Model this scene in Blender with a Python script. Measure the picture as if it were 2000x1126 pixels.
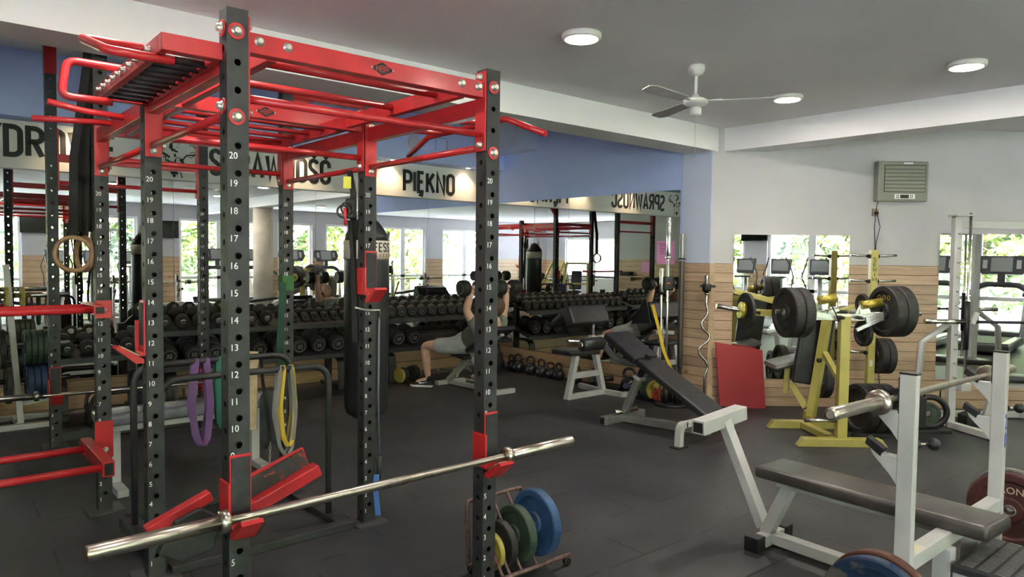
import bpy, bmesh, math, random
from mathutils import Vector, Matrix
random.seed(7)
sc = bpy.context.scene
for o in list(bpy.data.objects): bpy.data.objects.remove(o)
PI = math.pi; cos = math.cos; sin = math.sin
LINK = sc.collection.objects.link

# ---------------------------------------------------------------- camera
def make_camera():
    yaw, pit, rol, h, f = .8661, .0447, .0123, 1.628, 1397.8
    F = Vector((cos(yaw)*cos(pit), sin(yaw)*cos(pit), -sin(pit)))
    Rt = Vector((sin(yaw), -cos(yaw), 0)); U = Rt.cross(F)
    r = Rt*cos(rol) + U*sin(rol); u = U*cos(rol) - Rt*sin(rol)
    cd = bpy.data.cameras.new('camera'); cd.sensor_width = 36; cd.lens = f/2000*36
    cd.clip_start = .05; cd.clip_end = 200
    cam = bpy.data.objects.new('camera', cd); LINK(cam)
    m = Matrix.Identity(4)
    for i in range(3): m[i][0] = r[i]; m[i][1] = u[i]; m[i][2] = -F[i]
    m[2][3] = h
    cam.matrix_world = m; sc.camera = cam
make_camera()
sc.view_settings.view_transform = 'Standard'; sc.view_settings.look = 'None'
sc.view_settings.gamma = 1; sc.view_settings.use_curve_mapping = False
sc.view_settings.exposure = 1.86
sc.cycles.max_bounces = 16; sc.cycles.diffuse_bounces = 9; sc.cycles.glossy_bounces = 7; sc.cycles.transparent_max_bounces = 16

# ---------------------------------------------------------------- world and sun
w = bpy.data.worlds.new('world'); sc.world = w; w.use_nodes = True
nt = w.node_tree; bg = nt.nodes['Background']
sky = nt.nodes.new('ShaderNodeTexSky'); sky.sky_type = 'NISHITA'; sky.sun_disc = False
sky.sun_elevation = math.radians(42); sky.sun_rotation = math.radians(200)
sky.air_density = 1.0; sky.dust_density = 1.5
mixc = nt.nodes.new('ShaderNodeMixRGB'); mixc.inputs[0].default_value = .55; mixc.inputs[2].default_value = (13.6, 14.2, 16, 1)
nt.links.new(sky.outputs[0], mixc.inputs[1]); nt.links.new(mixc.outputs[0], bg.inputs[0]); bg.inputs[1].default_value = 1.0
sd = bpy.data.lights.new('sun', 'SUN'); sd.energy = 85; sd.angle = math.radians(2); sd.color = (.93, .92, 1)
sun = bpy.data.objects.new('sun', sd); LINK(sun); sun.rotation_euler = (math.radians(-42), math.radians(12), 0)

# ---------------------------------------------------------------- materials
MATS = {}
def mat(name, col, rough=.5, metal=0, var=0, scale=20, bump=0, bscale=60, coat=0, emit=None, estr=0, spec=.5, col2=None, wear=0):
    if name in MATS: return MATS[name]
    m = bpy.data.materials.new(name); m.use_nodes = True; n = m.node_tree.nodes; l = m.node_tree.links
    p = n['Principled BSDF']; p.inputs['Base Color'].default_value = (*col, 1)
    p.inputs['Roughness'].default_value = rough; p.inputs['Metallic'].default_value = metal
    p.inputs['Specular IOR Level'].default_value = spec
    if coat: p.inputs['Coat Weight'].default_value = coat; p.inputs['Coat Roughness'].default_value = .15
    if emit: p.inputs['Emission Color'].default_value = (*emit, 1); p.inputs['Emission Strength'].default_value = estr
    if var or bump or col2:
        tc = n.new('ShaderNodeTexCoord'); nz = n.new('ShaderNodeTexNoise'); nz.inputs['Scale'].default_value = scale
        nz.inputs['Detail'].default_value = 6; l.new(tc.outputs['Object'], nz.inputs['Vector'])
        if var or col2:
            rp = n.new('ShaderNodeValToRGB'); e = rp.color_ramp.elements
            c2 = col2 or tuple(min(1, c*(1+var)) for c in col); c1 = col if col2 else tuple(c*(1-var) for c in col)
            e[0].position = .35 if not wear else 1-wear-.04; e[1].position = .65 if not wear else 1-wear
            e[0].color = (*c1, 1); e[1].color = (*c2, 1)
            l.new(nz.outputs[0], rp.inputs[0]); l.new(rp.outputs[0], p.inputs['Base Color'])
        if bump:
            n2 = n.new('ShaderNodeTexNoise'); n2.inputs['Scale'].default_value = bscale; n2.inputs['Detail'].default_value = 4
            l.new(tc.outputs['Object'], n2.inputs['Vector'])
            b = n.new('ShaderNodeBump'); b.inputs['Strength'].default_value = bump; b.inputs['Distance'].default_value = .01
            l.new(n2.outputs[0], b.inputs['Height']); l.new(b.outputs[0], p.inputs['Normal'])
    MATS[name] = m; return m
RED = mat('red_powder_coat', (.46, .020, .024), .36, var=.12, scale=9, coat=.15)
BLK = mat('black_powder_coat', (.026, .026, .028), .5, var=.25, scale=14, bump=.15, bscale=400)
DARK = mat('dark_plastic', (.012, .012, .013), .45)
RUB = mat('black_rubber', (.02, .02, .022), .6, var=.3, scale=30, bump=.1, bscale=200)
LEA = mat('black_vinyl', (.022, .022, .025), .38, var=.2, scale=12, bump=.25, bscale=25)
CHR = mat('chrome_steel', (.62, .61, .58), .22, 1, var=.12, scale=20)
STL = mat('worn_bar_steel', (.52, .48, .42), .3, 1, col2=(.40, .36, .30), scale=16, wear=.40)
ZNC = mat('zinc_bolt', (.62, .6, .54), .4, .8)
GRY = mat('grey_enamel', (.46, .46, .445), .4, var=.06, scale=5, coat=.1)
YEL = mat('mustard_enamel', (.43, .38, .10), .4, var=.08, scale=6, coat=.2)
WHT = mat('white_plastic', (.8, .8, .78), .35)
WPT = mat('white_marking', (.78, .78, .76), .6, var=.15, scale=90)
BNK = mat('banner_black_ink', (.010, .010, .011), .5)

# ---------------------------------------------------------------- mesh helpers
def NB(): return bmesh.new()
def V(*a): return Vector(a)
def frame(d, up=(0, 0, 1)):
    d = Vector(d).normalized(); up = Vector(up)
    if abs(d.dot(up)) > .98: up = Vector((0, 1, 0)) if abs(d.y) < .9 else Vector((1, 0, 0))
    x = up.cross(d).normalized(); y = d.cross(x)
    return x, y, d
def box(bm, c, s, R=None):
    """box with centre c, full size s, optional 3x3 rotation"""
    r = bmesh.ops.create_cube(bm, size=1)
    for v in r['verts']:
        p = Vector((v.co.x*s[0], v.co.y*s[1], v.co.z*s[2]))
        if R is not None: p = R @ p
        v.co = p + Vector(c)
    return bm
def bx(bm, x0, x1, y0, y1, z0, z1): return box(bm, ((x0+x1)/2, (y0+y1)/2, (z0+z1)/2), (abs(x1-x0), abs(y1-y0), abs(z1-z0)))
def bar(bm, p, q, w, h, up=(0, 0, 1)):
    """square bar from p to q; w across, h along up"""
    p, q = Vector(p), Vector(q); x, y, d = frame(q-p, up)
    R = Matrix((x, y, d)).transposed()
    return box(bm, (p+q)/2, (w, h, (q-p).length), R)
def cyl(bm, p, q, r, r2=None, n=16, cap=True):
    p, q = Vector(p), Vector(q); x, y, d = frame(q-p)
    r2 = r if r2 is None else r2
    a = [bm.verts.new(p+(x*cos(t)+y*sin(t))*r) for t in [2*PI*i/n for i in range(n)]]
    b = [bm.verts.new(q+(x*cos(t)+y*sin(t))*r2) for t in [2*PI*i/n for i in range(n)]]
    for i in range(n):
        f = bm.faces.new((a[i], a[(i+1) % n], b[(i+1) % n], b[i])); f.smooth = True
    if cap: bm.faces.new(a[::-1]); bm.faces.new(b)
    return bm
def lathe(bm, p, d, prof, n=24, smooth=True):
    """profile [(distance along d, radius)] turned about the axis from p"""
    p = Vector(p); x, y, d = frame(d); rings = []
    for s, r in prof:
        c = p+d*s
        rings.append([bm.verts.new(c+(x*cos(2*PI*i/n)+y*sin(2*PI*i/n))*max(r, 1e-4)) for i in range(n)])
    for a, b in zip(rings, rings[1:]):
        for i in range(n):
            f = bm.faces.new((a[i], a[(i+1) % n], b[(i+1) % n], b[i])); f.smooth = smooth
    bm.faces.new(rings[0][::-1]); bm.faces.new(rings[-1])
    return bm
def fillet(pts, r, n=5):
    pts = [Vector(p) for p in pts]; out = [pts[0]]
    for a, b, c in zip(pts, pts[1:], pts[2:]):
        d1 = (a-b); d2 = (c-b); k = min(r, d1.length*.49, d2.length*.49)
        p1 = b+d1.normalized()*k; p2 = b+d2.normalized()*k
        for i in range(n+1):
            t = i/n; out.append(p1*(1-t)**2+b*2*t*(1-t)+p2*t*t)
    out.append(pts[-1]); return out
def tube(bm, pts, r, n=12, fr=0, closed=False):
    pts = fillet(pts, fr) if fr else [Vector(p) for p in pts]
    rs = r if isinstance(r, (list, tuple)) else [r]*len(pts)
    rings = []; x = None; N = len(pts)
    for i, p in enumerate(pts):
        if closed: d = (pts[(i+1) % N]-pts[i-1]).normalized()
        else: d = (pts[min(i+1, N-1)]-pts[max(i-1, 0)]).normalized()
        if x is None: x, y, _ = frame(d)
        else:
            x = (x-d*x.dot(d)).normalized(); y = d.cross(x)
        rings.append([bm.verts.new(p+(x*cos(2*PI*k/n)+y*sin(2*PI*k/n))*rs[i]) for k in range(n)])
    prs = list(zip(rings, rings[1:]))
    if closed: prs.append((rings[-1], rings[0]))
    for a, b in prs:
        for i in range(n):
            f = bm.faces.new((a[i], a[(i+1) % n], b[(i+1) % n], b[i])); f.smooth = True
    if not closed: bm.faces.new(rings[0][::-1]); bm.faces.new(rings[-1])
    return bm
def strip(bm, pts, w, t, side, fr=0):
    """flat strap along pts, width w along 'side', thickness t"""
    pts = fillet(pts, fr) if fr else [Vector(p) for p in pts]
    side = Vector(side).normalized(); rings = []; N = len(pts)
    for i, p in enumerate(pts):
        d = (pts[min(i+1, N-1)]-pts[max(i-1, 0)]).normalized()
        nn = d.cross(side).normalized()
        rings.append([bm.verts.new(p+side*a*w/2+nn*b*t/2) for a, b in ((-1, -1), (1, -1), (1, 1), (-1, 1))])
    for a, b in zip(rings, rings[1:]):
        for i in range(4): bm.faces.new((a[i], a[(i+1) % 4], b[(i+1) % 4], b[i]))
    bm.faces.new(rings[0][::-1]); bm.faces.new(rings[-1]); return bm
def prism(bm, poly, o, ex, ey, depth):
    """2D outline poly laid on plane o+ex*x+ey*y, extruded by vector depth"""
    o, ex, ey, dp = Vector(o), Vector(ex), Vector(ey), Vector(depth)
    a = [bm.verts.new(o+ex*x+ey*y) for x, y in poly]; b = [bm.verts.new(v.co+dp) for v in a]
    try:
        bm.faces.new(a[::-1]); bm.faces.new(b)
        n = len(a)
        for i in range(n): bm.faces.new((a[i], a[(i+1) % n], b[(i+1) % n], b[i]))
    except ValueError: pass
    return bm
def pad(bm, c, s, R=None, r=.02, seg=3):
    """rounded cushion"""
    t = NB(); box(t, (0, 0, 0), s)
    bmesh.ops.bevel(t, geom=list(t.edges), offset=r, segments=seg, affect='EDGES', profile=.6)
    R4 = (R.to_4x4() if R is not None else Matrix.Identity(4)); t.transform(Matrix.Translation(c) @ R4)
    for f in t.faces: f.smooth = True
    merge(bm, t); return bm
def merge(bm, t):
    me = bpy.data.meshes.new('tmp'); t.to_mesh(me); bm.from_mesh(me); bpy.data.meshes.remove(me); t.free()
def sphere(bm, c, r, sc3=(1, 1, 1), R=None, u=16, v=10):
    t = NB(); bmesh.ops.create_uvsphere(t, u_segments=u, v_segments=v, radius=r)
    for f in t.faces: f.smooth = True
    M = Matrix.Translation(c) @ (R.to_4x4() if R is not None else Matrix.Identity(4)) @ Matrix.Diagonal((*sc3, 1))
    t.transform(M); merge(bm, t); return bm
def torus(bm, c, ax, R_, r, n=32, m=10):
    x, y, d = frame(ax); c = Vector(c)
    return tube(bm, [c+(x*cos(2*PI*i/n)+y*sin(2*PI*i/n))*R_ for i in range(n)], r, m, closed=True)
def rect(w, h, cx=0, cy=0): return [(cx-w/2, cy-h/2), (cx+w/2, cy-h/2), (cx+w/2, cy+h/2), (cx-w/2, cy+h/2)]
def rrect(w, h, r, cx=0, cy=0, n=4):
    o = []
    for sx, sy, a0 in ((1, 1, 0), (-1, 1, 90), (-1, -1, 180), (1, -1, 270)):
        for i in range(n+1):
            a = math.radians(a0+90*i/n); o.append((cx+sx*(w/2-r)+r*cos(a), cy+sy*(h/2-r)+r*sin(a)))
    return o

# ---------------------------------------------------------------- object helpers
ROOT = {}
def thing(name, label, cat, loc=(0, 0, 0), rotz=0, group=None):
    o = bpy.data.objects.new(name, None); LINK(o); o.empty_display_size = .1
    o.location = loc; o.rotation_euler = (0, 0, rotz)
    o['label'] = label; o['category'] = cat
    if group: o['group'] = group
    ROOT[o.name] = Matrix.Translation(loc) @ Matrix.Rotation(rotz, 4, 'Z'); return o
def tag(o, label, cat, group=None, kind=None):
    if kind: o['kind'] = kind
    o['label'] = label; o['category'] = cat
    if group: o['group'] = group
    return o
def obj(name, bm, m, parent=None, world=False, bevel=0, label=None, smooth=None):
    """link a bmesh as one object; with world=True its points are in room coordinates"""
    bmesh.ops.recalc_face_normals(bm, faces=bm.faces)
    r = parent
    while r is not None and r.parent is not None: r = r.parent
    if world and r is not None: bm.transform(ROOT[r.name].inverted())
    me = bpy.data.meshes.new(name); bm.to_mesh(me); bm.free()
    for mm in (m if isinstance(m, (list, tuple)) else [m]): me.materials.append(mm)
    o = bpy.data.objects.new(name, me); LINK(o)
    if parent is not None: o.parent = parent
    if bevel:
        b = o.modifiers.new('bevel', 'BEVEL'); b.width = bevel; b.segments = 2; b.limit_method = 'ANGLE'; b.angle_limit = math.radians(50)
    if label: o['label'] = label
    return o
def struct(name, bm, m, bevel=0):
    o = obj(name, bm, m, bevel=bevel); o['kind'] = 'structure'; return o
def kids(o): return [c for c in bpy.data.objects if c.parent == o]
KIDS = {}
def copy_thing(root, loc, rotz=None, label=None, group=None, skip=()):
    def rec(o, par):
        c = o.copy(); LINK(c)
        if par is not None: c.parent = par
        if o not in KIDS: KIDS[o] = kids(o)
        for ch in KIDS[o]:
            if ch.name.split('.')[0] not in skip: rec(ch, c)
        return c
    c = rec(root, None); c.location = loc
    if rotz is not None: c.rotation_euler = (0, 0, rotz)
    if label: c['label'] = label
    if group: c['group'] = group
    return c
def rot(ax, deg): return Matrix.Rotation(math.radians(deg), 3, ax)

# stroke lettering: condensed capitals drawn on a 0..w by 0..1 grid
def arc(cx, cy, rx, ry, a0, a1, n=6): return [(cx+rx*cos(math.radians(a0+(a1-a0)*i/n)), cy+ry*sin(math.radians(a0+(a1-a0)*i/n))) for i in range(n+1)]
def O_(w): r = w/2; return arc(r, 1-r, r, r, 0, 180)+arc(r, r, r, r, 180, 360)+[(w, 1-r)]
def S_(w): r = w/2; return arc(r, 1-r, r, r, 10, 180)+[(0, .70)]+[(w*.15, .60), (w*.85, .40), (w, .30)]+arc(r, r, r, r, 0, -170)
GL = {
 'Z': (.34, [[(0, 1), (.34, 1), (0, 0), (.34, 0)]]),
 'D': (.36, [[(0, 0), (0, 1), (.16, 1)]+arc(.16, .8, .2, .2, 90, 0)+arc(.16, .2, .2, .2, 0, -90)+[(0, 0)]]),
 'R': (.36, [[(0, 0), (0, 1), (.16, 1)]+arc(.16, .8, .2, .2, 90, 0)+arc(.16, .68, .2, .16, 0, -90)+[(0, .52)], [(.16, .52), (.36, 0)]]),
 'O': (.36, [O_(.36)]),
 'W': (.56, [[(0, 1), (.13, 0), (.28, .9), (.43, 0), (.56, 1)]]),
 'I': (.0, [[(0, 0), (0, 1)]]),
 'E': (.28, [[(.28, 1), (0, 1), (0, 0), (.28, 0)], [(0, .52), (.24, .52)]]),
 'Ę': (.28, [[(.28, 1), (0, 1), (0, 0), (.28, 0)], [(0, .52), (.24, .52)], [(.2, -.04), (.12, -.16), (.26, -.2)]]),
 'S': (.34, [S_(.34)]),
 'Ś': (.34, [S_(.34), [(.12, 1.12), (.26, 1.28)]]),
 'P': (.36, [[(0, 0), (0, 1), (.16, 1)]+arc(.16, .8, .2, .2, 90, 0)+arc(.16, .62, .2, .16, 0, -90)+[(0, .46)]]),
 'A': (.40, [[(0, 0), (.20, 1), (.40, 0)], [(.07, .26), (.33, .26)]]),
 'N': (.38, [[(0, 0), (0, 1), (.38, 0), (.38, 1)]]),
 'Ć': (.36, [[(.36, .72)]+arc(.18, .82, .18, .18, 0, 180)+arc(.18, .18, .18, .18, 180, 360)+[(.36, .3)], [(.14, 1.12), (.28, 1.28)]]),
 'K': (.38, [[(0, 0), (0, 1)], [(.37, 1), (.03, .45)], [(.12, .6), (.38, 0)]]),
 'M': (.48, [[(0, 0), (0, 1), (.24, .3), (.48, 1), (.48, 0)]]),
 'H': (.36, [[(0, 0), (0, 1)], [(.36, 0), (.36, 1)], [(0, .5), (.36, .5)]]),
 'B': (.34, [[(0, 0), (0, 1), (.2, 1), (.34, .88), (.34, .64), (.22, .52), (0, .52)], [(.22, .52), (.36, .38), (.36, .14), (.22, 0), (0, 0)]]),
 'F': (.28, [[(.28, 1), (0, 1), (0, 0)], [(0, .52), (.24, .52)]]),
 '2': (.34, [arc(.17, .82, .17, .18, 170, 0)+[(.34, .66), (0, 0), (.36, 0)]]),
 '0': (.34, [O_(.34)]), ' ': (.2, []),
 'C': (.36, [[(.36, .72)]+arc(.18, .82, .18, .18, 0, 180)+arc(.18, .18, .18, .18, 180, 360)+[(.36, .3)]]),
 'X': (.38, [[(0, 0), (.38, 1)], [(0, 1), (.38, 0)]]),
 'G': (.36, [[(.36, .72)]+arc(.18, .82, .18, .18, 0, 180)+arc(.18, .18, .18, .18, 180, 360)+[(.36, .45), (.2, .45)]]),
 'L': (.28, [[(0, 1), (0, 0), (.28, 0)]]),
 'Y': (.38, [[(0, 1), (.19, .5), (.38, 1)], [(.19, .5), (.19, 0)]]),
 'T': (.36, [[(0, 1), (.36, 1)], [(.18, 1), (.18, 0)]]),
}
def stroke(bm, pts, sw, o, ex, ey, nrm, dep):
    """a poly-line of width sw as an extruded ribbon with mitred joints"""
    P = [Vector((a, b)) for a, b in pts]; N = len(P); L = []; Rr = []
    clos = (P[0]-P[-1]).length < .02
    for i, p in enumerate(P):
        d1 = (p-P[i-1]) if i or clos else (P[1]-p)
        if i == 0 and clos: d1 = P[0]-P[-2]
        d2 = (P[i+1]-p) if i < N-1 else ((P[1]-P[0]) if clos else d1)
        if d1.length < 1e-6: d1 = d2
        if d2.length < 1e-6: d2 = d1
        d1 = d1.normalized(); d2 = d2.normalized(); n1 = Vector((-d1.y, d1.x)); n2 = Vector((-d2.y, d2.x))
        m = (n1+n2); m = m.normalized() if m.length > 1e-4 else n1
        k = min(2.2, 1/max(.3, m.dot(n1)))
        ext = Vector((0, 0))
        L.append(p+m*sw/2*k+ext); Rr.append(p-m*sw/2*k+ext)
    def T(q, z): return bm.verts.new(o+ex*q.x+ey*q.y+nrm*z)
    A = [T(q, 0) for q in L]; B = [T(q, 0) for q in Rr]; C = [T(q, dep) for q in L]; D = [T(q, dep) for q in Rr]
    for i in range(N-1):
        bm.faces.new((C[i], C[i+1], D[i+1], D[i])); bm.faces.new((A[i], A[i+1], C[i+1], C[i])); bm.faces.new((B[i+1], B[i], D[i], D[i+1]))
def letters(bm, txt, o, ex, ey, h, nrm, dep=.003, sw=.11, gap=.17, width=None, stretch=None):
    o, ex, ey, nrm = Vector(o), Vector(ex), Vector(ey), Vector(nrm)
    tot = sum(GL[c][0] for c in txt)+gap*(len(txt)-1)
    kx = (width/(tot*h)) if width else 1
    x = 0
    for c in txt:
        wd, st = GL[c]
        for s in st: stroke(bm, [((x+a)*kx*h, b*h) for a, b in s], sw*h, o, ex, ey, nrm, dep)
        x += wd+gap
    return bm
TXT = {}
def text_bm(s, size=1, ext=.002):
    """built-in font text as a bmesh, lower-left at the origin of its own plane"""
    cu = bpy.data.curves.new('t', 'FONT'); cu.body = s; cu.size = size; cu.extrude = ext; cu.resolution_u = 3
    o = bpy.data.objects.new('t', cu); LINK(o); dg = bpy.context.evaluated_depsgraph_get(); dg.update()
    me = bpy.data.meshes.new_from_object(o.evaluated_get(dg)); b = NB(); b.from_mesh(me)
    bpy.data.objects.remove(o); bpy.data.curves.remove(cu); bpy.data.meshes.remove(me); return b
def put_text(bm, s, o, ex, ey, size, ext=.0012, sx=1, center=False):
    t = text_bm(s, size, ext); ex = Vector(ex).normalized(); ey = Vector(ey).normalized(); n = ex.cross(ey)
    if center and t.verts:
        xs = [v.co.x for v in t.verts]; ys = [v.co.y for v in t.verts]
        bmesh.ops.translate(t, verts=t.verts, vec=(-(min(xs)+max(xs))/2, -(min(ys)+max(ys))/2, 0))
    M = Matrix((ex*sx, ey, n)).transposed().to_4x4(); t.transform(Matrix.Translation(o) @ M); merge(bm, t); return bm
def PX(v): return v
# ================================================================ ROOM
def wood_mat(name, axis, base=(.50, .33, .20), pitch=.105, zoff=0):
    """horizontal pine planks; 'axis' = (a, b) such that a*x+b*y runs along the planks"""
    m = bpy.data.materials.new(name); m.use_nodes = True; t = m.node_tree; n = t.nodes; l = t.links
    p = n['Principled BSDF']; p.inputs['Roughness'].default_value = .45
    tc = n.new('ShaderNodeTexCoord'); sp = n.new('ShaderNodeSeparateXYZ'); l.new(tc.outputs['Object'], sp.inputs[0])
    def M(op, a, b=None, c=None):
        q = n.new('ShaderNodeMath'); q.operation = op
        for i, v in enumerate((a, b, c)):
            if v is None: continue
            if isinstance(v, (int, float)): q.inputs[i].default_value = v
            else: l.new(v, q.inputs[i])
        return q.outputs[0]
    along = M('ADD', M('MULTIPLY', sp.outputs[0], axis[0]), M('MULTIPLY', sp.outputs[1], axis[1]))
    zz = M('DIVIDE', M('ADD', sp.outputs[2], zoff), pitch); idx = M('FLOOR', zz); fr = M('FRACT', zz)
    cb = n.new('ShaderNodeCombineXYZ'); l.new(M('ADD', M('MULTIPLY', along, .9), M('MULTIPLY', idx, 7.3)), cb.inputs[0]); l.new(M('MULTIPLY', zz, 2.6), cb.inputs[1]); l.new(idx, cb.inputs[2])
    nz = n.new('ShaderNodeTexNoise'); nz.inputs['Scale'].default_value = 3.2; nz.inputs['Detail'].default_value = 7; nz.inputs['Distortion'].default_value = .9; l.new(cb.outputs[0], nz.inputs['Vector'])
    rp = n.new('ShaderNodeValToRGB'); e = rp.color_ramp.elements; e[0].position = .28; e[1].position = .72
    e[0].color = (*[c*.72 for c in base], 1); e[1].color = (*[min(1, c*1.18) for c in base], 1); l.new(nz.outputs[0], rp.inputs[0])
    wn = n.new('ShaderNodeTexWhiteNoise'); wn.noise_dimensions = '1D'; l.new(idx, wn.inputs['W'])
    hs = n.new('ShaderNodeHueSaturation'); l.new(rp.outputs[0], hs.inputs['Color']); l.new(M('ADD', M('MULTIPLY', wn.outputs[0], .28), .86), hs.inputs['Value'])
    cb2 = n.new('ShaderNodeCombineXYZ'); l.new(M('MULTIPLY', along, 2.4), cb2.inputs[0]); l.new(M('MULTIPLY', sp.outputs[2], 6), cb2.inputs[1])
    vo = n.new('ShaderNodeTexVoronoi'); vo.inputs['Scale'].default_value = 1; l.new(cb2.outputs[0], vo.inputs['Vector'])
    kn = M('LESS_THAN', vo.outputs['Distance'], .10)
    mk = n.new('ShaderNodeMixRGB'); mk.inputs[2].default_value = (base[0]*.42, base[1]*.33, base[2]*.28, 1); l.new(hs.outputs[0], mk.inputs[1]); l.new(M('MULTIPLY', kn, .75), mk.inputs[0])
    gr = M('LESS_THAN', M('ABSOLUTE', M('SUBTRACT', fr, .5)), .465)
    mg = n.new('ShaderNodeMixRGB'); mg.inputs[1].default_value = (.13, .075, .04, 1); l.new(mk.outputs[0], mg.inputs[2]); l.new(gr, mg.inputs[0])
    l.new(mg.outputs[0], p.inputs['Base Color'])
    bp = n.new('ShaderNodeBump'); bp.inputs['Strength'].default_value = .5; bp.inputs['Distance'].default_value = .006; l.new(gr, bp.inputs['Height']); l.new(bp.outputs[0], p.inputs['Normal'])
    return m
WOOD_D = wood_mat('pine_planks_diagonal', (.752, -.66), base=(.47, .325, .215), pitch=.1053)
WOOD_U = wood_mat('pine_planks_u', (1, 0), pitch=.15, base=(.50, .33, .19))
WOOD_V = wood_mat('pine_planks_v', (0, 1), pitch=.15, base=(.50, .33, .19))
WHITE = mat('white_wall_paint', (.51, .50, .51), .8, var=.03, scale=1.3, bump=.05, bscale=140)
CEIL = mat('ceiling_paint', (.80, .78, .79), .85, var=.04, scale=.8, bump=.05, bscale=60)
BEAMP = mat('beam_paint', (.80, .79, .79), .8, var=.02, scale=1)
BLUE = mat('blue_wall_paint', (.50, .61, .97), .75, var=.03, scale=1.2)
BLUEG = mat('pale_blue_paint', (.56, .62, .78), .75, var=.03, scale=1.2)
def mirror_mat():
    m = bpy.data.materials.new('mirror_glass'); m.use_nodes = True; p = m.node_tree.nodes['Principled BSDF']
    p.inputs['Base Color'].default_value = (.86, .88, .87, 1); p.inputs['Metallic'].default_value = 1; p.inputs['Roughness'].default_value = 0.0
    return m
MIR = mirror_mat()
def glass_mat():
    m = bpy.data.materials.new('window_glass'); m.use_nodes = True; n = m.node_tree.nodes; l = m.node_tree.links
    t = n.new('ShaderNodeBsdfTransparent'); g = n.new('ShaderNodeBsdfGlossy'); g.inputs['Roughness'].default_value = .02
    mx = n.new('ShaderNodeMixShader'); mx.inputs[0].default_value = .06; t.inputs[0].default_value = (.96, .98, .97, 1)
    l.new(t.outputs[0], mx.inputs[1]); l.new(g.outputs[0], mx.inputs[2]); l.new(mx.outputs[0], n['Material Output'].inputs[0]); return m
GLASS = glass_mat()
def floor_mat():
    m = bpy.data.materials.new('rubber_tiles'); m.use_nodes = True; t = m.node_tree; n = t.nodes; l = t.links
    p = n['Principled BSDF']; p.inputs['Roughness'].default_value = .5; p.inputs['Specular IOR Level'].default_value = .45
    tc = n.new('ShaderNodeTexCoord'); n1 = n.new('ShaderNodeTexNoise'); n1.inputs['Scale'].default_value = 260; n1.inputs['Detail'].default_value = 2; l.new(tc.outputs['Object'], n1.inputs['Vector'])
    n2 = n.new('ShaderNodeTexNoise'); n2.inputs['Scale'].default_value = 1.1; n2.inputs['Detail'].default_value = 8; l.new(tc.outputs['Object'], n2.inputs['Vector'])
    r2 = n.new('ShaderNodeValToRGB'); e = r2.color_ramp.elements; e[0].position = .35; e[1].position = .7; e[0].color = (.020, .021, .025, 1); e[1].color = (.050, .050, .053, 1); l.new(n2.outputs[0], r2.inputs[0])
    r1 = n.new('ShaderNodeValToRGB'); e = r1.color_ramp.elements; e[0].position = .62; e[1].position = .74; e[0].color = (0, 0, 0, 1); e[1].color = (.05, .05, .05, 1); l.new(n1.outputs[0], r1.inputs[0])
    ad = n.new('ShaderNodeMixRGB'); ad.blend_type = 'ADD'; ad.inputs[0].default_value = 1; l.new(r2.outputs[0], ad.inputs[1]); l.new(r1.outputs[0], ad.inputs[2])
    mp = n.new('ShaderNodeMapping'); mp.inputs['Rotation'].default_value = (0, 0, .02)
    n3 = n.new('ShaderNodeTexNoise'); n3.inputs['Scale'].default_value = 14; l.new(tc.outputs['Object'], n3.inputs['Vector'])
    mx = n.new('ShaderNodeMixRGB'); mx.inputs[0].default_value = .012; l.new(tc.outputs['Object'], mx.inputs[1]); l.new(n3.outputs['Color'], mx.inputs[2]); l.new(mx.outputs[0], mp.inputs['Vector'])
    br = n.new('ShaderNodeTexBrick'); br.offset = .5; br.inputs['Scale'].default_value = 1; br.inputs['Brick Width'].default_value = 1.0; br.inputs['Row Height'].default_value = .5; br.inputs['Mortar Size'].default_value = .006; br.inputs['Mortar Smooth'].default_value = .2
    l.new(mp.outputs[0], br.inputs['Vector'])
    n4 = n.new('ShaderNodeTexNoise'); n4.inputs['Scale'].default_value = 3.3; n4.inputs['Detail'].default_value = 3; l.new(tc.outputs['Object'], n4.inputs['Vector'])
    gt = n.new('ShaderNodeMath'); gt.operation = 'GREATER_THAN'; gt.inputs[1].default_value = .47; l.new(n4.outputs[0], gt.inputs[0])
    ml = n.new('ShaderNodeMath'); ml.operation = 'MULTIPLY'; l.new(gt.outputs[0], ml.inputs[0]); l.new(br.outputs['Fac'], ml.inputs[1])
    m3 = n.new('ShaderNodeMixRGB'); m3.inputs[2].default_value = (.005, .005, .006, 1); l.new(ml.outputs[0], m3.inputs[0]); l.new(ad.outputs[0], m3.inputs[1]); l.new(m3.outputs[0], p.inputs['Base Color'])
    b = n.new('ShaderNodeBump'); b.inputs['Strength'].default_value = .3; b.inputs['Distance'].default_value = .004; l.new(n1.outputs[0], b.inputs['Height']); l.new(b.outputs[0], p.inputs['Normal'])
    return m
FLOOR = floor_mat()
ZC, ZR = 3.06, 3.52
DD = Vector((.7516, -.6596, 0)); DN = Vector((-.6596, -.7516, 0)); D0 = Vector((6.8, 4.62, 0))   # diagonal wall: start, direction, normal into the room
def dw(t, off=0, z=0): return D0+DD*t+DN*off+Vector((0, 0, z))
def dwbox(bm, t0, t1, o0, o1, z0, z1):
    a = dw((t0+t1)/2, (o0+o1)/2, (z0+z1)/2); R = Matrix((DD, DN, Vector((0, 0, 1)))).transposed()
    return box(bm, a, (abs(t1-t0), abs(o1-o0), z1-z0), R)
struct('floor', bx(NB(), -7.8, 13.8, -6.3, 8.8, -.12, 0), FLOOR)
struct('ceiling', bx(NB(), -7.8, 13.8, -6.3, 4.76, ZC, ZC+.1), CEIL)
struct('ceiling_back', bx(NB(), -5.2, 7.1, 4.76, 8.8, ZR, ZR+.1), CEIL)
struct('ceiling_beam_long', bx(NB(), -5.0, 6.9, 4.58, 4.95, 2.81, ZR+.05), BEAMP)
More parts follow.
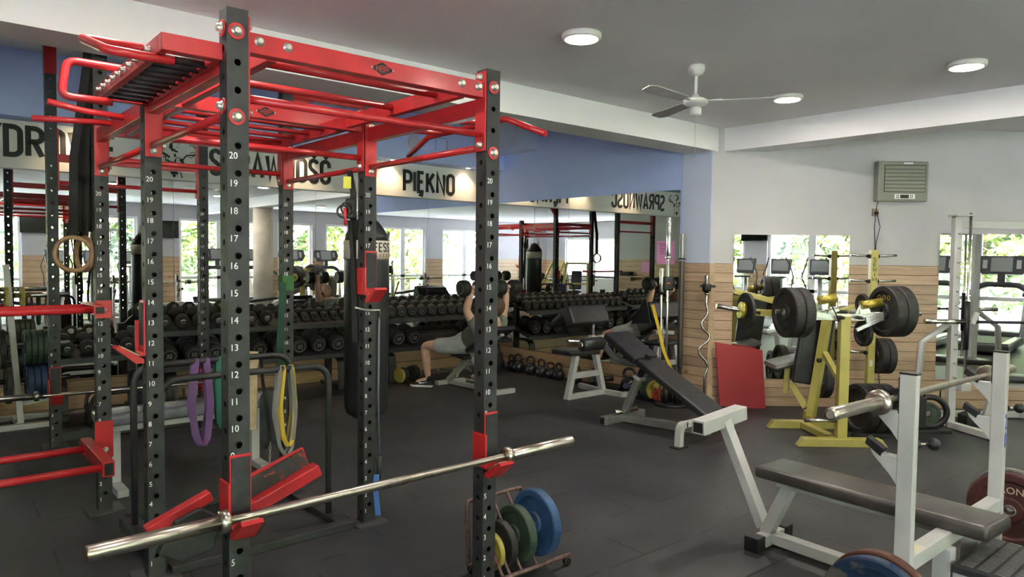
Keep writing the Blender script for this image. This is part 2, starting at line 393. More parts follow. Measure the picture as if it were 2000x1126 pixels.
struct('ceiling_beam_cross', bx(NB(), 6.9, 7.25, -6, 4.95, 2.81, ZC+.05), BEAMP)
# back wall behind the dumbbells
struct('wall_back', bx(NB(), -5.15, 6.95, 8.5, 8.65, 0, ZR), WHITE)
struct('trim_back_wood', bx(NB(), -5.0, 6.8, 8.484, 8.5, 0, .31), WOOD_U)
struct('wall_back_bulkhead', bx(NB(), -5.0, 6.8, 8.2, 8.5, 2.89, ZR), BLUE)
# wall with the second row of mirrors
struct('wall_side', bx(NB(), 6.8, 6.95, 4.62, 8.65, 0, ZR), BLUE)
struct('wall_side_pier', bx(NB(), 6.79, 6.8, 4.62, 5.0, 1.58, 2.83), BLUEG)
struct('trim_side_wood', bx(NB(), 6.784, 6.8, 5.0, 8.484, 0, .30), WOOD_V)
struct('trim_side_pier_wood', bx(NB(), 6.776, 6.79, 4.60, 5.0, 0, 1.58), wood_mat('pine_planks_pier', (0, 1), pitch=.1053, base=(.5, .35, .23)))
struct('wall_side_duct', bx(NB(), 6.35, 6.8, 7.43, 8.2, 3.11, ZR), BLUEG)
# diagonal right wall
struct('wall_right', dwbox(NB(), .005, 9.0, -.15, 0, 0, ZC+.05), WHITE)
struct('trim_right_wood', dwbox(NB(), 0, 8.9, 0, .014, 0, 1.58), WOOD_D)
struct('trim_right_corner', dwbox(NB(), -.01, .05, 0, .03, 0, 1.58), mat('pine_board', (.46, .32, .2), .5, var=.15, scale=8))
# end wall, left wall and recess
struct('wall_far_right', bx(NB(), 13.5, 13.65, -6.2, -1.1, 0, ZC), WHITE)
struct('trim_far_right_wood', bx(NB(), 13.486, 13.5, -6, -1.25, 0, 1.5), WOOD_V)
struct('wall_left', bx(NB(), -5.15, -5, .6, 8.65, 0, ZR), WHITE)
struct('trim_left_wood', bx(NB(), -5, -4.986, .6, 8.5, 0, 1.58), WOOD_V)
struct('wall_recess', bx(NB(), -7.6, -5, .6, .75, 0, ZC), WHITE)
struct('trim_recess_wood', bx(NB(), -7.5, -5, .586, .6, 0, 1.58), WOOD_U)
# walls pierced by windows: piers between openings
def pierced(name, ax, val, th, s0, s1, opens, z0, z1, m, wood=None):
    """wall along one axis with openings [(a, b)] from z0 to z1"""
    def B(bm, a, b, za, zb, t0=0, t1=th):
        lo, hi = sorted((val+t0, val+t1))
        return bx(bm, a, b, lo, hi, za, zb) if ax == 'u' else bx(bm, lo, hi, a, b, za, zb)
    bm = NB(); cur = s0
    for a, b in opens: B(bm, cur, a, 0, ZC); cur = b
    B(bm, cur, s1, 0, ZC)
    for a, b in opens:
        B(bm, a, b, z1, ZC)
        if z0 > .02: B(bm, a, b, 0, z0)
    struct(name, bm, m)
    if wood:
        bm = NB(); cur = s0; k = -.014 if th > 0 else .014
        for a, b in opens: B(bm, cur, a, 0, 1.5, 0, k); cur = b
        B(bm, cur, s1, 0, 1.5, 0, k)
        struct('trim_'+name[5:]+'_wood', bm, wood)
    for i, (a, b) in enumerate(opens):
        fr = NB(); mid = 0 if b-a < 1.4 else 1; e = .075; m0 = val+th*.35; m1 = val+th*.75
        def F(bm, p, q, za, zb, t0=m0, t1=m1):
            lo, hi = sorted((t0, t1)); return bx(bm, p, q, lo, hi, za, zb) if ax == 'u' else bx(bm, lo, hi, p, q, za, zb)
        F(fr, a, b, z0, z0+e); F(fr, a, b, z1-e, z1); F(fr, a, a+e, z0+e, z1-e); F(fr, b-e, b, z0+e, z1-e)
        if mid: c = (a+b)/2; F(fr, c-.09, c+.09, z0+e, z1-e)
        if b-a > 1.2: F(fr, a+e, b-e, .82, .90)
        wi = struct('window_%d' % (PIERC[0]), fr, WHT)
        gl = NB(); F(gl, a+e, b-e, z0+e, z1-e, val+th*.53, val+th*.56); g = struct('window_%d_pane' % PIERC[0], gl, GLASS); g.parent = wi
        PIERC[0] += 1
        ad = bpy.data.lights.new('portal', 'AREA'); ad.shape = 'RECTANGLE'; ad.size = b-a; ad.size_y = z1-z0; ad.cycles.is_portal = True
        po = bpy.data.objects.new('window_portal', ad); LINK(po)
        if ax == 'u': po.location = ((a+b)/2, val+th, (z0+z1)/2); po.rotation_euler = (PI/2, 0, PI)
        else: po.location = (val+th, (a+b)/2, (z0+z1)/2); po.rotation_euler = (PI/2, 0, -PI/2)
PIERC = [1]
pierced('wall_front', 'u', -6.0, -.18, -7.5, 13.5, [(-4.6, -2.4), (-1.6, .3), (1.0, 2.4), (3.0, 5.2), (6.35, 8.75), (9.4, 10.6), (11.1, 12.9)], .06, 2.66, WHITE, WOOD_U)
pierced('wall_far_left', 'v', -7.5, -.18, -6.0, .75, [(-4.4, -1.2)], .8, 2.4, WHITE, WOOD_V)
# round pillar of the front bay
struct('trim_pillar', lathe(NB(), (7.2, -1.6, 0), (0, 0, 1), [(0, .25), (ZC, .25)], 32), mat('pillar_plaster', (.62, .57, .47), .8, var=.12, scale=3))

# mirrors: separate sheets side by side
def mir_sheet(label, pts, group=None):
    b = NB(); P = [Vector(p) for p in pts]
    bar_ = P
    n = (P[1]-P[0]).cross(P[2]-P[0]).normalized()*.006
    a = [b.verts.new(p) for p in P]; c = [b.verts.new(p+n) for p in P]
    b.faces.new(a[::-1]); b.faces.new(c)
    for i in range(4): b.faces.new((a[i], a[(i+1) % 4], c[(i+1) % 4], c[i]))
    o = obj('wall_mirror', b, MIR); tag(o, label, 'mirror', group); return o
us = [-4.9, -2.2, .3, 2.285, 3.96, 5.64, 6.785]
lb = ['mirror sheet on the far left of the dumbbell wall, mostly out of view', 'mirror sheet left of the one behind the grey plate stand', 'mirror sheet behind the grey plate stand and left dumbbells',
      'mirror sheet under the word SPRAWNOSC with its left edge behind the bag reflection', 'mirror sheet behind the hanging heavy bag', 'mirror sheet under the word PIEKNO ending in the corner']
for (a, b), t in zip(zip(us, us[1:]), lb):
    mir_sheet(t, [(a+.002, 8.494, .315), (b-.002, 8.494, .315), (b-.002, 8.494, 2.415), (a+.002, 8.494, 2.415)], 'mirror sheets along the dumbbell wall')
vs = [8.47, 6.82, 5.10, 5.0]
vs = [8.47, 6.82, 5.02]
for (a, b), t in zip(zip(vs, vs[1:]), ['tall wall mirror above the row of kettlebells, in the corner', 'tall wall mirror behind the preacher bench, with a pink notice on it']):
    mir_sheet(t, [(6.79, a-.002, .305), (6.79, b+.002, .305), (6.79, b+.002, 2.415), (6.79, a-.002, 2.415)])
for t0, t1, z0, z1, lab in ((.255, 1.517, .31, 1.90, 'frameless mirror on the plank wall behind the yellow press machine'), (2.50, 5.2, .333, 1.935, 'wide mirror on the plank wall behind the grey rack machine at the right edge')):
    mir_sheet(lab, [dw(t0, .016, z0), dw(t1, .016, z0), dw(t1, .016, z1), dw(t0, .016, z1)])

# banner with the three words and the figure
ban = thing('wall_banner', 'long white banner with black words ZDROWIE, SPRAWNOSC and PIEKNO above the mirrors', 'banner', (2, 8.5, 2.42))
obj('board', bx(NB(), -3.5, 6.78, 8.44, 8.495, 2.425, 2.885), mat('banner_white', (.70, .685, .65), .6), ban, True)
EX, EZ, NV = (1, 0, 0), (0, 0, 1), (0, -1, 0)
for wd, x0, x1, z0, hh in (('ZDROWIE', .60, 1.70, 2.552, .268), ('SPRAWNOŚĆ', 2.68, 4.12, 2.525, .262), ('PIĘKNO', 5.225, 6.05, 2.51, .262)):
    b = letters(NB(), wd, (x0, 8.4385, z0), EX, EZ, hh, NV, dep=.002, sw=.185, gap=.20, width=(x1-x0))
    obj('lettering', b, BNK, ban, True)
fb = NB()
def blob(pts, w): stroke(fb, [(x*.40, y*.40) for x, y in pts], w*.4, Vector((2.16, 8.4385, 2.44)), Vector(EX), Vector(EZ), Vector(NV), .002)
for pts, w in (([(.20, .80), (.21, .90), (.27, .96), (.38, .98), (.46, .95)], .045), ([(.24, .92), (.25, .80), (.30, .74)], .07), ([(.31, .80), (.34, .74), (.41, .73)], .05), ([(.38, .86), (.43, .85)], .018), ([(.33, .67), (.34, .58)], .055),
               ([(.01, .66), (.10, .63), (.20, .56)], .06), ([(.02, .55), (.09, .58), (.10, .47), (.22, .45), (.33, .43)], .022), ([(.35, .53), (.33, .41)], .04), ([(.14, .50), (.20, .42)], .03), ([(.46, .54), (.51, .50), (.54, .41)], .085), ([(.36, .55), (.46, .58)], .02),
               ([(.54, .52), (.60, .61), (.66, .66), (.79, .67), (.92, .71)], .04), ([(.66, .62), (.76, .60), (.90, .70)], .018), ([(.93, .72), (.87, .86), (.80, .95)], .030), ([(.72, .72), (.80, .76), (.88, .74)], .018), ([(.70, .90), (.78, .95)], .02),
               ([(.16, .38), (.20, .26), (.22, .16)], .018), ([(.50, .36), (.46, .26), (.48, .16)], .022), ([(.30, .36), (.30, .22)], .014), ([(.22, .14), (.31, .15), (.41, .14)], .07), ([(.29, .11), (.33, .04)], .08), ([(.48, .15), (.50, .09), (.52, .02)], .028)):
    blob(pts, w)
obj('athlete_drawing', fb, BNK, ban, True)

# ceiling fittings
LAMP = mat('led_diffuser', (1, .95, .85), .5, emit=(1, .83, .58), estr=9)
LAMPW = mat('lamp_housing', (.78, .76, .72), .4)
def ceiling_lamp(x, y, lab, group='round surface lamps on the ceiling'):
    t = thing('ceiling_lamp', lab, 'lamp', (x, y, ZC), 0, group)
    obj('housing', lathe(NB(), (0, 0, 0), (0, 0, -1), [(0, .128), (.028, .128), (.036, .12), (.036, .105)], 40), LAMPW, t)
    obj('diffuser', lathe(NB(), (0, 0, -.0365), (0, 0, -1), [(0, .106), (.002, .104)], 40), LAMP, t)
    ld = bpy.data.lights.new('lamp_light', 'AREA'); ld.shape = 'DISK'; ld.size = .2; ld.energy = 7; ld.color = (1, .92, .84)
    lo = bpy.data.objects.new('lamp_light', ld); LINK(lo); lo.location = (x, y, ZC-.041); return t
ceiling_lamp(3.35, 3.28, 'round lit ceiling lamp left of the ceiling fan, largest in view')
ceiling_lamp(5.93, 3.28, 'round lit ceiling lamp just past the right fan blade')
ceiling_lamp(5.86, 1.87, 'round lit ceiling lamp near the right edge of the ceiling')
for x, y in ((.77, 3.28), (.77, 1.0), (3.35, .3), (5.93, -1.2), (3.35, -3), (9.5, -3), (9.5, .2)):
    ceiling_lamp(x, y, 'round ceiling lamp seen only in the wall mirrors')
SPOT = mat('downlight_lens', (1, .95, .85), .4, emit=(1, .80, .50), estr=14)
for i, x in enumerate((1.35, 3.728, 4.975, 6.22)):
    lab = ['small soffit downlight over the word ZDROWIE', 'small soffit downlight over the end of the word SPRAWNOSC', 'small soffit downlight left of the word PIEKNO', 'small soffit downlight right of the word PIEKNO'][i]
    t = thing('downlight', lab, 'lamp', (x, 8.32, 2.89), 0, 'downlights in the soffit above the banner')
    obj('rim', lathe(NB(), (0, 0, 0), (0, 0, -1), [(0, .042), (.006, .040), (.006, .03)], 24), LAMPW, t)
    obj('lens', lathe(NB(), (0, 0, -.0065), (0, 0, -1), [(0, .03), (.001, .029)], 20), SPOT, t)
    ld = bpy.data.lights.new('spot_light', 'SPOT'); ld.energy = 11; ld.spot_size = math.radians(110); ld.spot_blend = .8; ld.color = (1, .72, .42); ld.shadow_soft_size = .03
    lo = bpy.data.objects.new('spot_light', ld); LINK(lo); lo.location = (x, 8.32, 2.88); lo.rotation_euler = (math.radians(12), 0, 0)
# ceiling fan
FW = mat('fan_enamel', (.70, .69, .66), .35); FB = mat('fan_blade', (.42, .41, .39), .45, var=.1)
f = thing('ceiling_fan', 'white three-blade ceiling fan hanging from the grey ceiling', 'fan', (4.52, 3.23, ZC))
obj('canopy', lathe(NB(), (0, 0, 0), (0, 0, -1), [(0, .062), (.03, .064), (.06, .05), (.075, .028), (.078, .012)], 28), FW, f)
obj('down_rod', cyl(NB(), (0, 0, -.07), (0, 0, -.23), .012), FW, f)
obj('motor', lathe(NB(), (0, 0, -.21), (0, 0, -1), [(0, .018), (.02, .03), (.03, .06), (.045, .088), (.065, .09), (.08, .075), (.09, .045), (.095, .03)], 32), FW, f)
obj('switch_cup', lathe(NB(), (0, 0, -.305), (0, 0, -1), [(0, .03), (.01, .042), (.05, .042), (.062, .036), (.064, .01)], 24), FW, f)
obj('pull_cord', tube(NB(), [(0, 0, -.36), (.001, 0, -.67)], .0016, 6), mat('cord', (.3, .3, .3), .6), f)
hd = .8661
for ang in (-177, 67, -58):
    a = math.radians(ang)
    d = Vector((cos(a), sin(a), 0)); s = Vector((-sin(a), cos(a), 0)); b = NB()
    prism(b, [(.14, -.045), (.54, -.062), (.61, -.04), (.62, .03), (.55, .055), (.14, .04)], Vector((0, 0, -.265)), d, s*.97+Vector((0, 0, .2)), (0, 0, .006))
    bl = obj('blade', b, FB, f)
    obj('blade_bracket', bar(NB(), d*.08+Vector((0, 0, -.262)), d*.19+Vector((0, 0, -.258)), .03, .006), FW, bl)
# wall-mounted cooler with its plug and cable
CB = mat('cooler_beige', (.235, .235, .185), .45, var=.06, scale=4)
ac = thing('air_cooler', 'beige wall air cooler with slatted grille above the plank wall', 'cooler', dw(2.03, .06, 2.276), math.atan2(DD.y, DD.x))
# local x along wall, -y into the room
def acb(b, x0, x1, y0, y1, z0, z1): return bx(b, x0, x1, -y1, -y0, z0, z1)
def make_cooler(ac):
    obj('casing', acb(NB(), -.27, .27, -.055, .05, 0, .43), CB, ac, bevel=.012)
    obj('grille_gap_shade', acb(NB(), -.206, .241, .05, .0515, .097, .39), DARK, ac)  # dark plate stands in for the shade in the gaps between slats
    g = NB()
    for i in range(7): acb(g, -.20, .235, .05, .056, .103+i*.0405, .103+i*.0405+.036)
    obj('grille', g, mat('cooler_slats', (.24, .24, .19), .45), ac, bevel=.003)
    acb_ = acb(NB(), -.09, .13, .05, .055, .025, .078); p = obj('control_panel', acb_, WHT, ac, bevel=.004)
    obj('display', acb(NB(), -.03, .062, .055, .057, .032, .07), mat('display_dark', (.05, .05, .05), .2), p)
    b = NB()
    for sx in (-.066, -.05, .083, .10):
        for sz in (.04, .06): cyl(b, (sx, -.055, sz), (sx, -.058, sz), .006, n=10)
    bt = obj('button', b, DARK, p)
    obj('badge', acb(NB(), 0, .10, .05, .053, .40, .418), WHT, ac)
make_cooler(ac)
cb = thing('power_cable', 'black power cable and plug in a socket, under the air cooler', 'cable', dw(1.80, .0, 2.15))
P0 = [dw(1.80, .03, 2.28), dw(1.79, .03, 2.2), dw(1.785, .03, 2.17)]
obj('cable', tube(NB(), [dw(1.80, .05, 2.29), dw(1.79, .04, 2.23), dw(1.786, .03, 2.17)], .004, 8), DARK, cb, True)
b = NB(); tube(b, [dw(1.78, .04, 2.13), dw(1.77, .045, 2.0), dw(1.79, .03, 1.8), dw(1.785, .03, 1.6), dw(1.80, .03, 1.3), dw(1.82, .03, .9), dw(1.87, .03, .45), dw(1.90, .03, .2)], .0045, 8)
tube(b, [dw(1.80, .04, 2.13), dw(1.83, .045, 2.0), dw(1.80, .03, 1.82), dw(1.795, .03, 1.6)], .004, 8); obj('lead', b, DARK, cb, True)
obj('socket', dwbox(NB(), 1.755, 1.82, .0, .02, 2.12, 2.20), mat('brown_socket', (.28, .2, .14), .5), cb, True, bevel=.004)
obj('plug', cyl(NB(), dw(1.787, .02, 2.15), dw(1.787, .06, 2.15), .018), DARK, cb, True)
# speaker and hatch on the blue bulkhead
t = thing('wall_speaker', 'round white speaker grille on the blue wall above the banner', 'speaker', (5.21, 8.19, 3.12))
obj('ring', torus(NB(), (5.21, 8.195, 3.125), (0, 1, 0), .10, .012, 32, 8), mat('speaker_grey', (.55, .58, .66), .5), t, True)
obj('cone', cyl(NB(), (5.21, 8.199, 3.125), (5.21, 8.185, 3.125), .075, n=28), mat('speaker_cone', (.45, .49, .60), .5), t, True)
b = NB()
for q in ((5.57, 5.575, 3.06, 3.24), (5.755, 5.76, 3.05, 3.22)): bx(b, q[0], q[1], 8.193, 8.2, q[2], q[3])
bx(b, 5.57, 5.76, 8.193, 8.2, 3.235, 3.24)
tag(obj('wall_hatch', b, mat('hatch_line', (.16, .2, .36), .6)), 'thin outline of a square hatch on the blue wall beside the round speaker', 'hatch')
# ================================================================ POWER RIG
UL, UR, VA, VD, VE, VH = .936, 2.125, 2.649, 3.810, 5.007, 6.854   # post centres (u) and front faces (v)
TW = .078
def holed_face(bm, o, ex, ez, nrm, w, z0, z1, hz0, r=.0125, seg=14):
    """tube wall with round holes every 0.1 m; o = bottom centre, ez = up"""
    o, ex, ez, nrm = Vector(o), Vector(ex), Vector(ez), Vector(nrm)
    P = lambda x, z, d=0: o+ex*x+ez*z-nrm*d
    k = math.ceil((z0+.055-hz0)/.1); zs = [hz0+.1*i for i in range(k, 60) if hz0+.1*i < z1-.055 and hz0+.1*i > z0+.05]
    cur = z0
    def quad(a, b):
        if b-a > 1e-4: bm.faces.new([bm.verts.new(P(*q)) for q in ((-w/2, a), (w/2, a), (w/2, b), (-w/2, b))])
    for z in zs:
        quad(cur, z-.03); cur = z+.03
        outer = []; inner = []; inn2 = []
        for i in range(seg):
            a = 2*PI*(i+.5)/seg; c_, s_ = cos(a), sin(a); m = min((w/2)/max(abs(c_), 1e-6), .03/max(abs(s_), 1e-6))
            outer.append((c_*m, s_*m, a))
        # outer ring snapped to the cell corners
        ring = []
        for i in range(seg):
            x, y, a = outer[i]; ring.append(bm.verts.new(P(x, z+y)))
            inner.append(bm.verts.new(P(r*cos(a), z+r*sin(a)))); inn2.append(bm.verts.new(P(r*cos(a), z+r*sin(a), .004)))
        for i in range(seg):
            j = (i+1) % seg; x1, y1, _ = outer[i]; x2, y2, _ = outer[j]
            cx = max(x1, x2, key=abs); cy = max(y1, y2, key=abs)
            if abs(abs(x1)-abs(x2)) > 1e-5 and abs(abs(y1)-abs(y2)) > 1e-5:
                cn = bm.verts.new(P(math.copysign(w/2, cx), z+math.copysign(.03, cy))); bm.faces.new((ring[i], cn, ring[j], inner[j], inner[i]))
            else: bm.faces.new((ring[i], ring[j], inner[j], inner[i]))
            bm.faces.new((inner[i], inner[j], inn2[j], inn2[i]))
    quad(cur, z1)
def upright_bm(u, vf, H, z0=.012):
    b = NB(); c = (u, vf+TW/2)
    for ex, n, off in (((1, 0, 0), (0, -1, 0), .1175), ((-1, 0, 0), (0, 1, 0), .1175), ((0, -1, 0), (-1, 0, 0), .1675), ((0, 1, 0), (1, 0, 0), .1675)):
        nv = Vector(n); holed_face(b, Vector((c[0], c[1], 0))+nv*TW/2, ex, (0, 0, 1), n, TW, z0, H, off)
    h = TW/2
    for z in (H, z0): b.faces.new([b.verts.new((c[0]+sx*h, c[1]+sy*h, z)) for sx, sy in ((-1, -1), (1, -1), (1, 1), (-1, 1))])
    return b
rig = thing('power_rig', 'tall black and red power rig with numbered posts and monkey bars, nearest on the left', 'power rack', (1.53, 3.9, 0))
def RB(): return NB()
def numbers(u, vf, par, lo=1, hi=20, skip=()):
    for n in range(lo, hi+1):
        if n in skip: continue
        b = put_text(NB(), str(n), Vector((u-.034, vf-.0016, .1175+.1*(n-1)-.048)), (1, 0, 0), (0, 0, 1), .035, .0008, sx=.92)
        obj('number_mark', b, WPT, par, True)
BOLT_N = [0]
def bolt(par, p, n, r=.017, washer=0):
    p = Vector(p); n = Vector(n); b = NB()
    lathe(b, p, n, [(0, r*1.15), (.004, r*1.15), (.004, r*.8), (.016, r*.8), (.019, r*.55)], 16)
    if washer:
        wa = obj('washer', cyl(NB(), p, p+n*.005, washer, n=28), RED, par, True); b.transform(Matrix.Translation(n*.005)); obj('bolt', b, ZNC, wa, True)
    else: obj('bolt', b, ZNC, par, True)
posts = {}
for nm, u, v, H, skp in (('A', UL, VA, 2.51, (8, 7, 6)), ('B', UR, VA, 2.50, (8, 7, 6)), ('C', UR, VD, 2.50, ()), ('D', UL, VD, 2.42, ()), ('E', UL, VE, 2.888, (3, 4, 5, 13)), ('F', UR, VE, 2.885, (7, 8, 9))):
    p = obj('upright', upright_bm(u, v, H), BLK, rig, True); posts[nm] = p
    numbers(u, v, p, skip=skp)
    if nm not in 'AB': pass
    obj('foot_plate', bx(NB(), u-.10, u+.10, v-.06, v+TW+.06, 0, .012), mat('plate_steel', (.12, .12, .125), .4, .6), p, True)
def cross_u(v, zt=2.44, zb=2.365, zl=2.20, logo=None, bolts=True, x0=UL, x1=UR, par=None, ph=True):
    par = par or rig; a, c = x0+TW/2, x1-TW/2; vm = v+.04
    cm = obj('crossmember', bx(RB(), a+.008, c-.008, vm-.025, vm+.03, zb, zt), RED, par, True, bevel=.003)
    for s, x in ((1, a), (-1, c)):
        lo, hi = sorted((x, x+s*.008)); obj('gusset_plate', bx(RB(), lo, hi, vm-.036, vm+.04, 2.12 if ph else zl-.05, 2.49 if ph else zt+.03), RED, cm, True, bevel=.002)
        for z in (2.15, 2.465) if ph else (zl-.03,): bolt(cm, (x+s*.008, vm, z), (s, 0, 0), .015)
    obj('pull_up_bar', cyl(RB(), (a+.008, vm, zl), (c-.008, vm, zl), .0165), RED, cm, True)
    if logo:
        n = NB(); prism(n, [(-.055, 0), (0, -.028), (.055, 0), (0, .028)], (logo, vm-.025, (zt+zb)/2), (1, 0, 0), (0, 0, 1), (0, -.002, 0)); lg = obj('logo_plate', n, mat('logo_black', (.03, .012, .012), .5), cm, True)
        obj('lettering', letters(NB(), 'HBP', (logo-.028, vm-.0272, (zt+zb)/2-.011), (1, 0, 0), (0, 0, 1), .022, (0, -1, 0), .0006, sw=.16, width=.056), mat('logo_red', (.4, .03, .03), .5), lg, True)
        for s in (-1, 1): obj('rivet', lathe(NB(), (logo+s*.05, vm-.027, (zt+zb)/2), (0, -1, 0), [(0, .004), (.002, .003)], 10), ZNC, lg, True)
    return cm
cA = cross_u(VA, logo=1.54)
for x in (1.021, 1.129, 1.949, 2.045): bolt(cA, (x, VA+.015, 2.405+.006), (0, -1, 0), .016)
cross_u(VD, zt=2.425, zb=2.35, logo=1.50); cross_u(VE, zt=2.42, zb=2.345, logo=1.5)
for p, nm in (((UL-.005, VA, 2.427), 'A'), ((UL-.005, VA, 2.121), 'A'), ((UR, VA, 2.417), 'B'), ((UR, VA, 2.112), 'B')): bolt(posts[nm], p, (0, -1, 0), .017, washer=.030)
for z in (2.44, 2.16): bolt(posts['A'], (UL-TW/2, VA+.04, z), (-1, 0, 0), .017, washer=.030)
def cross_v(u, v0, v1, zt=2.375, zb=2.295, zl=2.147, beam=True):
    """members running away from the camera, with plates on the post faces"""
    a, c = v0+TW, v1; cm = obj('side_member', bx(RB(), u-.025, u+.025, a+.008, c-.008, zb, zt), RED, rig, True, bevel=.003)
    for s, y in ((1, a), (-1, c)):
        lo, hi = sorted((y, y+s*.008)); obj('gusset_plate', bx(RB(), u-.037, u+.037, lo, hi, 2.09, 2.40), RED, cm, True, bevel=.002)
        for z in (2.118, 2.385 if s > 0 else 2.385): bolt(cm, (u, y+s*.008, z), (0, s, 0), .014)
    obj('pull_up_bar', cyl(RB(), (u, a+.008, zl), (u, c-.008, zl), .0165), RED, cm, True); return cm
sAD = cross_v(UL, VA, VD); cross_v(UR, VA, VD); sDE = cross_v(UL, VD, VE); cross_v(UR, VD, VE)
# monkey-bar rails and rungs
for u in (1.09, 1.985):
    obj('ladder_rail', bx(RB(), u-.02, u+.02, VA+.07, VD+.012, 2.36, 2.43), RED, rig, True, bevel=.003)
    obj('ladder_rail', bx(RB(), u-.02, u+.02, VD+.072, VE+.012, 2.35, 2.42), RED, rig, True, bevel=.003)
for v in (2.90, 3.30): obj('rung', cyl(RB(), (1.11, v, 2.40), (1.965, v, 2.40), .017), RED, rig, True)
for v in (4.10, 4.31, 4.53, 4.75, 4.93): obj('rung', cyl(RB(), (1.11, v, 2.387), (1.965, v, 2.387), .014), RED, rig, True)
# outrigger with black grip rods and D handles
og = obj('grip_ladder_frame', bx(RB(), .69, UL-TW/2, 2.69, 2.74, 2.325, 2.386), RED, rig, True, bevel=.003)
obj('side_rail', bx(RB(), .69, .72, 2.74, 3.76, 2.325, 2.386), RED, og, True, bevel=.003)
obj('side_rail', bx(RB(), .875, .905, 2.74, 3.76, 2.325, 2.386), RED, og, True, bevel=.003)
obj('end_rail', bx(RB(), .69, .93, 3.74, 3.79, 2.325, 2.386), RED, og, True, bevel=.003)
for i in range(10):
    v = 2.84+i*.094
    obj('grip_rod', cyl(RB(), (.72, v, 2.335), (.885, v, 2.335), .0155), RUB, og, True)
    bolt(og, (.69, v, 2.355), (-1, 0, 0), .011)
obj('d_handle', tube(RB(), [(.745, 2.745, 2.305), (.535, 2.745, 2.305), (.505, 3.04, 2.405), (.715, 3.04, 2.405)], .0165, 12, fr=.05), RED, og, True)
obj('d_handle', tube(RB(), [(.70, 3.5, 2.27), (.51, 3.5, 2.27), (.535, 3.52, 2.425), (.76, 3.52, 2.425), (.76, 3.52, 2.37)], .0165, 12, fr=.04), RED, og, True)
obj('grip_handle', tube(RB(), [(.92, 4.3, 2.345), (.72, 4.3, 2.355), (.567, 4.3, 2.38)], .0165, 12, fr=.05), RED, sDE, True)
obj('grip_handle', tube(RB(), [(.92, 4.6, 2.355), (.536, 4.6, 2.334)], .0165, 12), RED, sDE, True)
# multi-grip bar outside the right side
mg = obj('multi_grip_bar', tube(RB(), [(2.48, 3.96, 2.262), (2.45, 3.69, 2.346), (2.45, 2.95, 2.356), (2.49, 2.68, 2.25)], .0165, 12, fr=.03), RED, rig, True)
for v in (3.52, 3.10): obj('stub', cyl(RB(), (2.15, v, 2.335), (2.45, v, 2.350), .0165), RED, mg, True)
# bag arm on the tall post
arm = obj('bag_arm', bx(RB(), UR+TW/2, 2.80, VE+.01, VE+.07, 2.755, 2.825), RED, rig, True, bevel=.003)
obj('brace', prism(RB(), [(0, 0), (.16, 0), (0, -.2)], (UR+TW/2, VE+.03, 2.755), (1, 0, 0), (0, 0, 1), (0, .02, 0)), RED, arm, True)
# far rack against the mirrors
rk = thing('wall_rack', 'tall black squat rack with red crossbars standing in front of the left dumbbell rack', 'power rack', (1.52, VH, 0))
for u, H, nh in ((.930, 3.32, 16), (2.108, 2.966, 16)):
    p = obj('upright', upright_bm(u, VH, H), BLK, rk, True); numbers(u, VH, p, hi=20 if u > 1 else 8, skip=(4, 5, 6))
    obj('foot_plate', bx(NB(), u-.09, u+.09, VH-.05, VH+TW+.15, 0, .012), mat('plate_steel', (.12, .12, .125), .4, .6), p, True)
obj('crossmember', bx(RB(), .97, 2.068, VH+.015, VH+.065, 2.355, 2.415), RED, rk, True, bevel=.003)
obj('pull_up_bar', cyl(RB(), (.97, VH+.04, 2.185), (2.068, VH+.04, 2.185), .0165), RED, rk, True)
for u in (.975, 2.063): obj('gusset_plate', bx(RB(), u-.006, u+.006, VH+.005, VH+.075, 2.12, 2.62), RED, rk, True)
obj('top_sleeve', bx(RB(), .888, .972, VH-.004, VH+.082, 3.05, 3.30), RED, rk, True, bevel=.002)
obj('back_beam', bx(RB(), .97, 2.068, VH+.015, VH+.065, .05, .12), BLK, rk, True, bevel=.003)

# ---------------------------------------------------------------- things on the rig
def j_hook(label, loc, rotz=0, H=.20, down=.07):
    """bar rests at local (0, -.06, 0); plate lies on the face y=0"""
    t = thing('j_hook', label, 'bar hook', loc, rotz, 'red bar hooks on the rig posts')
    b = NB(); bx(b, -.040, .040, -.010, -.001, -down, H); bx(b, -.040, .040, -.030, -.01, -down, -down+.02)
    obj('bracket', b, RED, t, bevel=.003)
    obj('lip', prism(NB(), [(-.01, -.105), (-.01, -.085), (-.120, -.014), (-.134, -.026), (-.045, -.105)], (-.04, 0, 0), (0, 1, 0), (0, 0, 1), (.08, 0, 0)), RED, t)
    obj('side_plate', bx(NB(), -.052, -.041, -.03, .07, -.06, .10), RED, t, bevel=.002)
    obj('liner', bx(NB(), -.035, .035, -.0145, -.0101, -.02, H-.01), RUB, t, bevel=.001)
    obj('rest_pad', bar(NB(), (0, -.030, -.066), (0, -.108, -.018), .066, .006), mat('hook_liner', (.35, .29, .18), .6), t); return t
j_hook('red bar hook with black liner on the nearest left post, holding the long barbell', (UL, VA-.001, .685))
j_hook('red bar hook with black liner on the nearest right post, holding the long barbell', (UR, VA-.001, .685))
j_hook('red bar hook high on the post in front of the heavy bag', (UR, VD-.001, 1.45))
j_hook('red bar hook sticking out sideways from the second left post', (UL-TW/2-.001, VD+.04, 1.19), -PI/2)
j_hook('red bar hook low on the right post of the far rack', (2.108, VH-.001, .46)); j_hook('red bar hook low on the left post of the far rack', (.93, VH-.001, .48))
